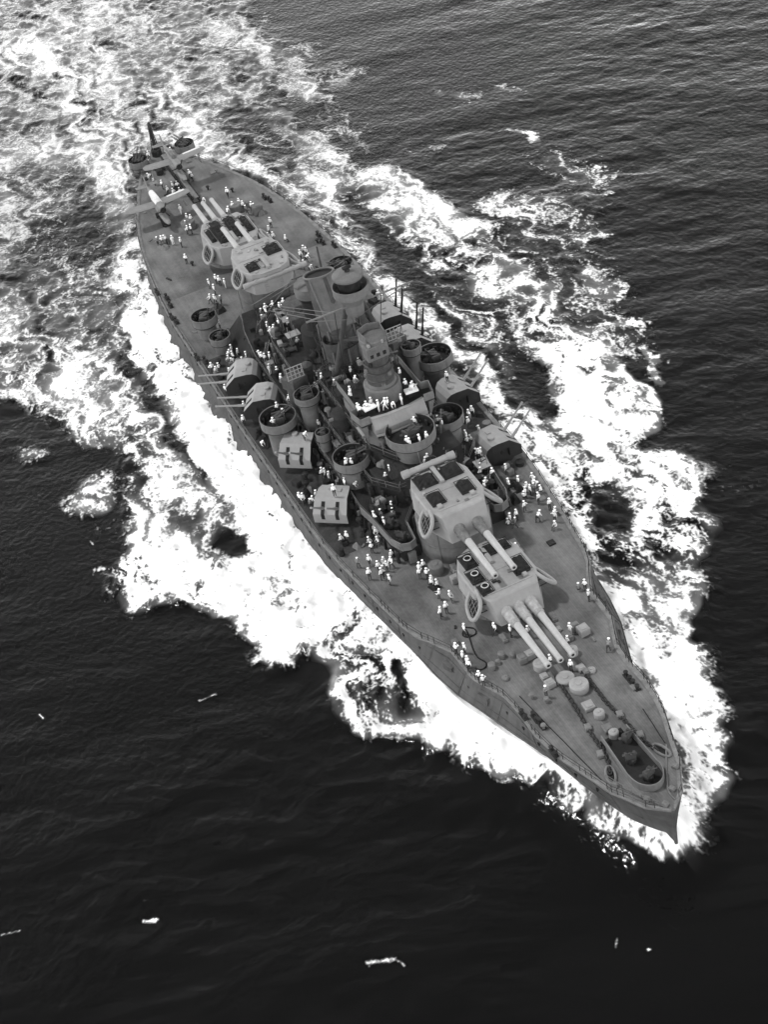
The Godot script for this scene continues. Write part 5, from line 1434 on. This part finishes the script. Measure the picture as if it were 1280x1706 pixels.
func make_raft(label: String, c: Vector3, turn: float, length: float, width: float, tilt: float) -> void:
	# an oval life raft hung on edge: a fat ring and the slatted floor in it
	var t := thing("life_raft", label, "life raft", c, turn, "life rafts hung on the turrets")
	var b := Basis(Vector3.RIGHT, tilt)
	var ring := Shape.new(); var path: Array = []
	var hl := length * 0.5; var hw := width * 0.5; var corner := hw * 0.85
	for k in 33:
		var a := TAU * k / 32.0
		var q := Vector2(cos(a), sin(a))
		# a rounded oblong
		var e := pow(absf(q.x), 0.8) * signf(q.x) * hl; var f := pow(absf(q.y), 0.8) * signf(q.y) * hw
		path.append(b * Vector3(e, f, 0))
	ring.tube(path, [0.25], 10, false); part("raft_ring", ring, light_paint, t)
	var slats := Shape.new()
	for k in 5: slats.box(b * Vector3((k - 2) * hl * 0.36, 0, -0.05), Vector3(0.09, width * 0.86 * (1.0 - 0.1 * absf(k - 2)), 0.05), b)
	for k in 3: slats.box(b * Vector3(0, (k - 1) * hw * 0.55, 0.0), Vector3(length * 0.86, 0.08, 0.05), b)
	var hang := Shape.new()
	for side in [-0.6, 0.6]:
		hang.rod(b * Vector3(side * hl, -hw * 0.4, -0.1), Vector3(side * hl, -hw * 0.2, -1.3), 0.06); hang.rod(b * Vector3(side * hl, hw * 0.6, -0.1), Vector3(side * hl, hw * 0.5, -1.3), 0.06)
	part("raft_bracket", hang, steel_dark, t)
	part("raft_slats", slats, steel, t)
	var net := Shape.new(); net.box(b * Vector3(0, 0, -0.16), Vector3(length * 0.86, width * 0.62, 0.03), b); net.box(b * Vector3(0, 0, -0.18), Vector3(length * 0.62, width * 0.88, 0.03), b); part("raft_net", net, black, t)

func build_rafts() -> void:
	make_raft("oval life raft on the starboard cheek of the forward triple turret", v(36.6, 4.45, 10.9), PI - 0.22, 3.8, 2.9, -0.55)
	make_raft("oval life raft on the port cheek of the forward triple turret", v(36.8, -4.4, 10.9), 0.22, 3.8, 2.9, -0.72)
	make_raft("oval life raft on the starboard cheek of the raised twin turret under the bridge", v(48.9, 4.25, 14.4), PI - 0.22, 3.7, 2.9, -0.55)
	make_raft("oval life raft on the port cheek of the raised twin turret under the bridge", v(49.4, -4.2, 14.4), 0.22, 3.7, 2.9, -0.72)
	make_raft("oval life raft on the starboard cheek of the raised after turret", v(116.8, 4.3, 12.8), PI, 3.5, 2.7, -0.55)
	make_raft("life raft on the port cheek of the raised after turret, seen edge on", v(117.0, -4.3, 12.8), 0.0, 3.5, 2.7, -0.72)
	make_raft("oval life raft on the starboard cheek of the low quarterdeck turret", v(132.6, 4.5, 9.0), PI, 3.5, 2.7, -0.55)
	make_raft("outer of two life rafts on the port cheek of the low quarterdeck turret", v(131.6, -4.9, 9.0), 0.0, 3.4, 1.9, -0.7)
	make_raft("inner of two life rafts on the port cheek of the low quarterdeck turret", v(132.0, -4.3, 9.2), 0.0, 3.4, 1.9, -0.7)

func build_aircraft() -> void:
	make_floatplane("grey floatplane on the catapult in the middle of the stern", v(161.7, 0.15, 8.47), 0.0, false)
	make_floatplane("floatplane parked on the starboard quarter with a white covered back", v(152.6, 6.4, 7.0), 0.0, true)
	var d := Shape.new()
	for x in [150.4, 153.6]:
		d.box(v(x, 6.4, 6.62), Vector3(0.5, 1.0, 1.4), Basis.IDENTITY, 0.1)
	d.box(v(152.0, 6.4, 6.35), Vector3(4.6, 0.3, 1.0))
	var t := Node3D.new(); t.name = "beaching_cradle"; ship.add_child(t, true)
	part("cradle_frame", d, steel_dark, t)

# ---------------------------------------------------------------- the crew
# sailors: where they are, then feet height, and pairs of (aft, starboard), ordered from left to right as one looks aft over the bow
const CREW := [
	["on the starboard forecastle deck beside the raised twin turret", -1.0, [59.0,12.4, 59.0,11.6, 53.8,12.3, 53.3,11.0, 51.0,12.0, 56.5,9.6, 55.4,9.8, 58.6,8.1, 57.6,8.2, 56.5,8.5, 51.6,10.5, 50.1,10.7, 52.6,9.5, 50.6,10.3, 51.1,9.6, 51.4,8.9, 52.6,8.3, 59.2,2.0]],
	["on the starboard deck between the two forward turrets", -1.0, [48.6,10.3, 48.8,6.3, 47.5,6.8, 48.6,5.8, 46.9,6.1, 45.1,6.3, 45.8,5.9, 44.8,5.7, 42.7,6.4, 39.7,7.6, 40.1,6.7, 41.6,5.4]],
	["on the first superstructure deck", 9.62, [99.5,7.8, 110.0,3.8, 98.9,7.7, 107.7,4.4, 98.3,7.5, 110.1,2.9, 109.2,3.2, 105.3,4.4, 95.5,7.8, 98.1,6.8, 110.1,1.8, 99.4,5.3, 94.2,7.1, 92.8,7.2, 87.2,8.0, 88.0,7.0, 80.8,6.5, 79.5,6.7, 78.5,6.2, 66.2,8.5, 65.8,7.7, 65.4,7.6, 101.8,-8.0, 57.9,7.9, 57.9,7.0, 56.2,7.3, 91.2,-8.3, 58.5,5.3, 57.9,5.6, 65.7,-8.5, 65.1,-8.3, 56.5,-4.9, 62.2,-8.4, 61.4,-8.2, 61.7,-8.5, 58.7,-7.1, 58.0,-6.8, 55.2,-6.0, 55.7,-6.5, 56.4,-7.2, 56.8,-7.9]],
	["on the forecastle deck near the forward turret, starboard side", -1.0, [33.1,8.7, 31.5,8.6, 32.7,7.8, 35.5,6.5, 30.5,8.5, 29.9,8.6, 27.7,8.4, 26.8,8.3, 33.6,3.5, 21.3,3.3]],
	["among the anchor gear forward of the forward turret", -1.0, [32.2,2.2, 30.9,0.6, 25.8,0.4, 27.0,-2.4, 23.4,-0.9]],
	["on the second superstructure deck", 12.22, [100.3,5.3, 100.2,4.7, 102.0,3.4, 105.1,2.0, 105.7,1.2, 104.6,1.2, 100.4,2.4, 101.2,1.8, 100.9,1.0, 105.9,-1.0, 96.1,2.8, 104.6,-1.0, 85.7,4.6, 85.9,3.8, 81.9,4.4, 95.3,-1.9, 95.0,-2.7, 87.7,-5.7, 86.6,-6.1, 61.6,4.3, 61.9,3.6, 65.6,-4.4, 65.7,-4.8, 65.7,-5.5]],
	["on the forecastle deck near the forward turret, port side", -1.0, [28.7,-3.6, 34.5,-7.8, 34.2,-8.5, 32.4,-8.0, 23.8,-5.8]],
	["on the port deck between the two forward turrets", -1.0, [49.9,-6.3, 49.2,-6.9, 44.6,-4.8, 48.6,-9.7, 49.8,-12.0, 48.5,-12.0, 47.3,-11.4, 46.1,-10.9]],
	["on the port forecastle deck beside the raised twin turret", -1.0, [52.1,-7.0, 59.3,-10.7, 56.3,-9.6, 52.2,-7.7, 50.1,-6.7, 50.4,-7.7, 56.0,-10.8, 53.0,-10.1, 51.3,-9.3, 53.6,-10.6, 54.4,-11.1, 53.7,-11.3, 56.1,-12.8, 54.9,-12.2, 53.7,-11.8, 54.4,-12.8, 51.6,-11.4, 53.3,-12.6]],
	["on the port deck by the foremost gun mount", -1.0, [71.1,-11.0, 71.7,-11.6, 67.3,-9.6, 68.6,-11.4]],
	["on the signal deck behind the bridge", 15.02, [81.5,4.4, 79.7,3.2, 80.4,0.6, 82.5,-1.2, 81.6,-1.1, 83.6,-3.6, 66.6,2.4, 64.2,2.4, 61.5,0.6, 66.4,-3.5]],
	["in the large round gun tub before the bridge", 17.05, [59.9,1.2, 59.3,1.1, 63.0,-1.2, 59.2,-0.2, 59.3,-1.2]],
	["in the port gun tub beside the bridge", 12.75, [66.7,-5.4, 65.8,-5.6]],
	["on the port deck between the gun mounts amidships", -1.0, [84.8,-10.9, 84.2,-10.8, 82.0,-10.2, 85.1,-11.9, 83.4,-11.3, 83.8,-12.4, 72.7,-11.8, 73.0,-12.5]],
	["in the small tub under the large forward gun tub", 14.60, [58.0,0.0, 58.2,-0.4]],
	["on the open bridge", 18.78, [71.3,3.7, 70.5,4.0, 73.6,2.1, 72.6,2.4, 67.5,4.3, 67.1,4.2, 67.3,3.2, 67.6,2.4, 66.5,1.9, 66.3,1.1, 66.3,0.7, 65.9,0.3, 71.0,-3.1, 66.0,-1.0, 68.4,-2.7, 67.1,-3.0, 67.5,-3.4]],
	["on the roof of a port gun mount", 10.90, [77.1,-11.3]],
	["in the starboard gun tub abreast the funnel", 11.35, [81.3,12.2, 84.0,10.6, 82.2,10.4]],
	["on the starboard deck by the aftermost gun mounts", -1.0, [105.5,13.8, 105.1,13.4, 104.8,12.9, 99.2,13.9, 107.2,10.8, 105.7,11.1, 102.7,11.9, 107.9,9.8, 106.3,10.2, 105.5,10.4, 106.6,9.3, 103.2,10.6, 104.0,9.6, 90.8,14.2, 102.9,9.8, 93.8,13.0, 104.9,8.5, 103.6,8.7, 102.2,8.5, 103.0,8.0, 101.8,7.9, 87.4,12.5, 87.3,12.1, 97.7,8.0, 93.3,8.3, 93.2,7.9, 87.0,8.0]],
	["on the starboard deck between the gun mounts amidships", -1.0, [84.4,13.9, 83.3,12.4, 82.5,11.9, 85.9,9.3, 85.8,8.9, 73.0,9.4, 72.7,9.1, 73.1,8.2]],
	["on the roof of a starboard gun mount", 10.90, [77.2,9.6, 64.1,10.6]],
	["in the starboard gun tub beside the bridge", 12.75, [65.7,7.8, 65.4,7.2]],
	["on the starboard deck by the foremost gun mount", -1.0, [69.9,13.8, 69.5,13.5, 68.6,13.0, 68.3,12.6, 69.1,11.8, 71.8,8.9, 71.0,8.3, 70.5,8.1, 70.0,7.9]],
	["on the starboard deck beside the raised after turret", -1.0, [123.1,8.0, 122.3,7.4, 115.4,9.1, 121.7,6.7]],
	["on the port quarterdeck by the drums", -1.0, [152.5,-1.0, 146.1,-3.0, 151.8,-5.1, 144.5,-2.7, 143.1,-2.7, 146.8,-4.3, 147.4,-5.6, 146.1,-5.8, 144.3,-5.8, 144.6,-6.8, 143.8,-7.0]],
	["on the starboard quarterdeck near the parked floatplane", -1.0, [144.8,9.6, 144.6,8.9, 144.5,8.2, 143.6,7.4, 152.1,3.2, 142.0,6.5, 146.6,4.1, 148.5,3.2, 144.9,4.4, 147.6,2.8, 144.7,3.8]],
	["at the stern round the catapult", -1.0, [173.6,2.0, 170.9,2.7, 166.9,3.8, 164.5,3.9, 162.3,3.2, 173.0,-1.1, 159.6,3.0, 172.1,-1.7, 160.4,1.8, 158.2,2.4, 159.9,1.1, 171.9,-3.1, 157.6,1.4, 162.4,-1.9, 161.1,-1.9]],
	["on the starboard quarterdeck beside the low after turret", -1.0, [136.6,7.4, 140.1,2.5, 127.2,6.7, 125.0,6.6, 127.7,5.4, 126.9,5.1, 125.8,4.6]],
	["on the port quarterdeck beside the low after turret", -1.0, [135.8,-6.5, 133.8,-5.9, 137.8,-7.6, 133.6,-6.5, 128.2,-6.0, 132.2,-7.9, 125.7,-8.1, 126.3,-8.9, 124.4,-8.5, 125.6,-9.1]],
	["on the port deck beside the raised after turret", -1.0, [123.3,-6.7, 122.5,-7.4, 121.4,-7.9, 110.4,-9.1, 110.2,-10.9, 110.3,-11.9]],
	["on the port deck by the aftermost gun mounts", -1.0, [103.3,-11.5, 107.3,-13.5, 106.0,-13.5]],
]

# each body is one skin drawn round a skeleton: bones are [from, to, radius, radius, colour index]
func pose_bones(kind: int) -> Array:
	var hip := Vector3(0, 0.93, 0); var lean := Vector3.ZERO
	var feet := [Vector3(0.02, 0.05, 0.12), Vector3(-0.02, 0.05, -0.12)]
	var knees := [Vector3(0.03, 0.49, 0.11), Vector3(0.03, 0.49, -0.11)]
	var hands := [Vector3(0.06, 0.80, 0.26), Vector3(0.04, 0.80, -0.26)]
	var elbows := [Vector3(-0.05, 1.10, 0.25), Vector3(-0.05, 1.10, -0.25)]
	match kind:
		1: # walking
			feet = [Vector3(0.34, 0.06, 0.09), Vector3(-0.36, 0.12, -0.09)]; knees = [Vector3(0.24, 0.50, 0.09), Vector3(-0.06, 0.47, -0.09)]
			hands = [Vector3(-0.20, 0.86, 0.24), Vector3(0.30, 0.92, -0.24)]; elbows = [Vector3(-0.16, 1.12, 0.24), Vector3(0.05, 1.10, -0.25)]; lean = Vector3(0.04, 0, 0)
		2: # hands on hips
			feet = [Vector3(0.03, 0.05, 0.19), Vector3(-0.03, 0.05, -0.19)]; knees = [Vector3(0.03, 0.49, 0.16), Vector3(0.02, 0.49, -0.16)]
			hands = [Vector3(0.06, 1.00, 0.17), Vector3(0.06, 1.00, -0.17)]; elbows = [Vector3(-0.12, 1.16, 0.40), Vector3(-0.12, 1.16, -0.40)]
		3: # bending to work
			lean = Vector3(0.42, -0.22, 0.0); hip = Vector3(-0.10, 0.90, 0)
			hands = [Vector3(0.62, 0.62, 0.16), Vector3(0.60, 0.58, -0.14)]; elbows = [Vector3(0.42, 0.86, 0.24), Vector3(0.40, 0.84, -0.24)]
			feet = [Vector3(0.14, 0.05, 0.15), Vector3(-0.22, 0.05, -0.13)]; knees = [Vector3(0.14, 0.48, 0.14), Vector3(-0.10, 0.48, -0.12)]
		4: # sitting low
			hip = Vector3(-0.05, 0.44, 0); feet = [Vector3(0.46, 0.05, 0.16), Vector3(0.42, 0.05, -0.16)]; knees = [Vector3(0.38, 0.50, 0.15), Vector3(0.36, 0.50, -0.15)]
			hands = [Vector3(0.34, 0.58, 0.15), Vector3(0.32, 0.58, -0.13)]; elbows = [Vector3(0.08, 0.66, 0.27), Vector3(0.08, 0.66, -0.27)]; lean = Vector3(0.10, 0, 0)
		5: # shading the eyes
			hands = [Vector3(0.16, 1.68, 0.10), Vector3(0.04, 0.80, -0.26)]; elbows = [Vector3(0.20, 1.46, 0.34), Vector3(-0.05, 1.10, -0.25)]
		6: # arms folded
			hands = [Vector3(0.17, 1.20, -0.12), Vector3(0.18, 1.16, 0.12)]; elbows = [Vector3(0.06, 1.12, 0.27), Vector3(0.06, 1.12, -0.27)]
		7: # hauling, arms forward
			hands = [Vector3(0.55, 1.12, 0.12), Vector3(0.42, 1.02, -0.06)]; elbows = [Vector3(0.24, 1.10, 0.26), Vector3(0.16, 1.06, -0.24)]; lean = Vector3(-0.10, -0.02, 0)
			feet = [Vector3(0.26, 0.05, 0.14), Vector3(-0.28, 0.06, -0.14)]; knees = [Vector3(0.20, 0.48, 0.13), Vector3(-0.08, 0.47, -0.13)]
	var chest := hip + Vector3(0.0, 0.42, 0) + lean
	var neck := chest + Vector3(0.01, 0.15, 0) + lean * 0.25
	var head := neck + Vector3(0.03, 0.15, 0) + lean * 0.1
	var out := [[hip, hip + (chest - hip) * 0.45, 0.145, 0.135, 1], [hip + (chest - hip) * 0.35, chest, 0.145, 0.165, 0], [chest + Vector3(0, 0.03, 0.13), chest + Vector3(0, 0.03, -0.13), 0.105, 0.105, 0], [chest, neck, 0.10, 0.06, 0], [neck, head, 0.058, 0.06, 2], [head + Vector3(0, -0.015, 0), head + Vector3(0.012, 0.05, 0), 0.088, 0.096, 2], [head + Vector3(0.085, -0.01, 0), head + Vector3(0.105, -0.02, 0), 0.018, 0.02, 2]]
	for i in 2:
		var sd := 1.0 if i == 0 else -1.0
		out.append([head + Vector3(0, 0, 0.09 * sd), head + Vector3(-0.01, 0.02, 0.10 * sd), 0.02, 0.022, 2])
		var sh := chest + Vector3(0.0, 0.05, 0.185 * sd)
		out.append([sh, elbows[i], 0.070, 0.052, 0]); out.append([elbows[i], elbows[i].lerp(hands[i], 0.55), 0.050, 0.045, 0]); out.append([elbows[i].lerp(hands[i], 0.55), hands[i], 0.038, 0.032, 2])
		var d: Vector3 = (hands[i] - elbows[i]).normalized()
		out.append([hands[i], hands[i] + d * 0.09, 0.036, 0.028, 2]); out.append([hands[i], hands[i] + d * 0.04 + Vector3(0.04, 0.0, -0.02 * sd), 0.018, 0.015, 2])
		var hp := hip + Vector3(0, -0.03, 0.095 * sd)
		out.append([hp, knees[i], 0.100, 0.070, 1]); out.append([knees[i], feet[i] + Vector3(0, 0.05, 0), 0.068, 0.058, 1]); out.append([feet[i] + Vector3(-0.04, -0.005, 0), feet[i] + Vector3(0.17, -0.015, 0.01 * sd), 0.048, 0.038, 3])
	return [out, head]

func bone_distance(p: Vector3, b: Array) -> float:
	var e: Vector3 = b[1] - b[0]; var q: Vector3 = p - b[0]
	var t := clampf(q.dot(e) / e.length_squared(), 0.0, 1.0)
	return (q - e * t).length() - lerpf(b[2], b[3], t)

func body_mesh(bones: Array) -> Array:
	# surface nets: one vertex in each cell the skin crosses, one quad round each crossed edge
	var cell := 0.042
	var lo := Vector3(1e9, 1e9, 1e9); var hi := -lo
	for b in bones:
		for k in 2:
			lo = lo.min(b[k] - Vector3.ONE * (b[2 + k] + 0.06)); hi = hi.max(b[k] + Vector3.ONE * (b[2 + k] + 0.06))
	var n := Vector3i(((hi - lo) / cell).ceil()) + Vector3i.ONE
	var field := PackedFloat32Array(); field.resize(n.x * n.y * n.z); field.fill(9.0)
	for b in bones:
		var r := maxf(b[2], b[3]) + 0.09
		var c0 := Vector3i(((b[0] as Vector3).min(b[1]) - Vector3.ONE * r - lo) / cell).max(Vector3i.ZERO)
		var c1 := (Vector3i(((b[0] as Vector3).max(b[1]) + Vector3.ONE * r - lo) / cell) + Vector3i.ONE).min(n - Vector3i.ONE)
		for z in range(c0.z, c1.z + 1):
			for y in range(c0.y, c1.y + 1):
				for x in range(c0.x, c1.x + 1):
					var d := bone_distance(lo + Vector3(x, y, z) * cell, b)
					var i := x + n.x * (y + n.y * z)
					var a := field[i]; var k := 0.03
					var h := clampf(0.5 + 0.5 * (d - a) / k, 0.0, 1.0)
					field[i] = lerpf(d, a, h) - k * h * (1.0 - h)
	var index := {}; var pts := PackedVector3Array(); var quads: Array = []
	for z in n.z - 1:
		for y in n.y - 1:
			for x in n.x - 1:
				var sum := Vector3.ZERO; var count := 0
				var base := x + n.x * (y + n.y * z)
				var f0 := field[base]
				if f0 > 0.2 or f0 < -0.2: continue
				for e in [[0, 0, 0, 1, 0, 0], [0, 1, 0, 1, 1, 0], [0, 0, 1, 1, 0, 1], [0, 1, 1, 1, 1, 1], [0, 0, 0, 0, 1, 0], [1, 0, 0, 1, 1, 0], [0, 0, 1, 0, 1, 1], [1, 0, 1, 1, 1, 1], [0, 0, 0, 0, 0, 1], [1, 0, 0, 1, 0, 1], [0, 1, 0, 0, 1, 1], [1, 1, 0, 1, 1, 1]]:
					var fa := field[base + e[0] + n.x * (e[1] + n.y * e[2])]; var fb := field[base + e[3] + n.x * (e[4] + n.y * e[5])]
					if (fa < 0.0) != (fb < 0.0):
						sum += Vector3(e[0], e[1], e[2]).lerp(Vector3(e[3], e[4], e[5]), fa / (fa - fb)); count += 1
				if count > 0:
					index[base] = pts.size(); pts.append(lo + (Vector3(x, y, z) + sum / count) * cell)
	var steps := [1, n.x, n.x * n.y]
	for base in index:
		for ax in 3:
			var s0: int = steps[ax]; var s1: int = steps[(ax + 1) % 3]; var s2: int = steps[(ax + 2) % 3]
			if (field[base] < 0.0) != (field[base + s0] < 0.0):
				var ids := [base, base - s1, base - s1 - s2, base - s2]
				if index.has(ids[1]) and index.has(ids[2]) and index.has(ids[3]): quads.append([index[ids[0]], index[ids[1]], index[ids[2]], index[ids[3]]])
	return [pts, quads]

func color_body(bones: Array, net: Array, tones: Array) -> ArrayMesh:
	var pts: PackedVector3Array = net[0]
	var cols := PackedColorArray(); var nrm := PackedVector3Array()
	for p in pts:
		var best := 9.0; var c := 0
		for b in bones:
			var d := bone_distance(p, b)
			if d < best: best = d; c = b[4]
		var t: float = tones[c]
		cols.append(Color(t, t, t))
		var e := 0.01; var g := Vector3.ZERO
		for b in bones:
			var d := bone_distance(p, b)
			if d < best + 0.03:
				var q: Vector3 = p - b[0]; var ax: Vector3 = b[1] - b[0]
				g += (q - ax * clampf(q.dot(ax) / ax.length_squared(), 0.0, 1.0)).normalized() * (best + 0.031 - d)
		nrm.append(g.normalized())
	var s := Shape.new(); s.tinted = true
	for q in net[1]:
		for t in [[0, 1, 2], [0, 2, 3]]:
			var a: int = q[t[0]]; var b: int = q[t[1]]; var c: int = q[t[2]]
			var na := nrm[a]; var nb := nrm[b]; var nc := nrm[c]
			if (pts[b] - pts[a]).cross(pts[c] - pts[a]).dot(na + nb + nc) > 0.0:
				var k := b; b = c; c = k
			s.pos.append(pts[a]); s.pos.append(pts[b]); s.pos.append(pts[c])
			s.nor.append(nrm[a]); s.nor.append(nrm[b]); s.nor.append(nrm[c])
			s.col.append(cols[a]); s.col.append(cols[b]); s.col.append(cols[c])
	return s.mesh()

const ORDINALS := ["first", "second", "third", "fourth", "fifth", "sixth", "seventh", "eighth", "ninth", "tenth", "eleventh", "twelfth", "thirteenth", "fourteenth", "fifteenth", "sixteenth", "seventeenth", "eighteenth", "nineteenth"]
func ordinal(n: int) -> String:
	if n <= 19: return ORDINALS[n - 1]
	var tens := ["twent", "thirt", "fort", "fift"][n / 10 - 2] as String
	return tens + "ieth" if n % 10 == 0 else tens + "y-" + ORDINALS[n % 10 - 1]

func build_crew() -> void:
	var m := plain_tints("cloth")
	var rng := RandomNumberGenerator.new(); rng.seed = 8
	var models: Array = []
	for kind in 8:
		var made: Array = pose_bones(kind)
		var net := body_mesh(made[0])
		# white jumper and dark trousers; all in white; dark working clothes
		for tones in [[0.72, 0.025, 0.28, 0.015], [0.66, 0.58, 0.26, 0.02], [0.14, 0.035, 0.25, 0.015], [0.5, 0.03, 0.24, 0.015], [0.62, 0.05, 0.3, 0.02]]:
			models.append([color_body(made[0], net, tones), made[1]])
	var cap := Shape.new()
	cap.lathe(Vector3.ZERO, [Vector2(0.115, 0.0), Vector2(0.150, 0.07), Vector2(0.135, 0.075), Vector2(0.11, 0.03), Vector2(0.105, 0.09), Vector2(0.06, 0.12), Vector2(0, 0.125)], 12)
	var cap_mesh := cap.mesh()
	for lot in CREW:
		var phrase: String = lot[0]; var t: Array = lot[2]
		var n := t.size() / 2
		for i in n:
			var s: float = t[i * 2]; var p: float = t[i * 2 + 1]
			var h: float = deck_at(s) + 0.02 if lot[1] < 0.0 else lot[1] + 0.02
			var dress := 0
			var roll := rng.randf()
			if roll > 0.93: dress = 2
			elif roll > 0.85: dress = 1
			var kind: int = [0, 0, 1, 2, 3, 4, 5, 6, 7, 0, 6][rng.randi() % 11]
			if phrase.begins_with("in ") and kind in [1, 3]: kind = 6
			var look: String = ["white-capped sailor", "white-clad sailor", "dark-clad sailor"][dress]
			var which := "alone" if n == 1 else ordinal(i + 1) + " from left"
			var o := thing("person", "%s, %s, %s" % [look, which, phrase], "person", v(s, p, h), rng.randf() * TAU, "sailors about the decks")
			o.scale = Vector3.ONE * rng.randf_range(0.95, 1.06)
			var model: Array = models[kind * 5 + (dress if dress > 0 else [0, 0, 3, 4][rng.randi() % 4])]
			var b := MeshInstance3D.new(); b.name = "body"; b.mesh = model[0]; b.material_override = m; o.add_child(b, true)
			var c := MeshInstance3D.new(); c.name = "white_cap"; c.mesh = cap_mesh; c.material_override = canvas_white()
			c.position = model[1] + Vector3(-0.005, 0.07, 0); o.add_child(c, true)

func canvas_white() -> StandardMaterial3D:
	if mats.has("cap_white"): return mats["cap_white"]
	var m := StandardMaterial3D.new(); m.albedo_color = Color(0.82, 0.82, 0.82).linear_to_srgb(); m.roughness = 0.9
	mats["cap_white"] = m
	return m

func _ready() -> void:
	build_camera_and_light()
	build_sea()
	make_materials()
	ship = thing("battleship", "grey battleship steaming towards the lower right with crew crowding its decks", "battleship")
	build_hull()
	build_superstructure()
	build_guns()
	build_stern_gear()
	build_fittings()
	build_aircraft()
	build_rafts()
	build_crew()
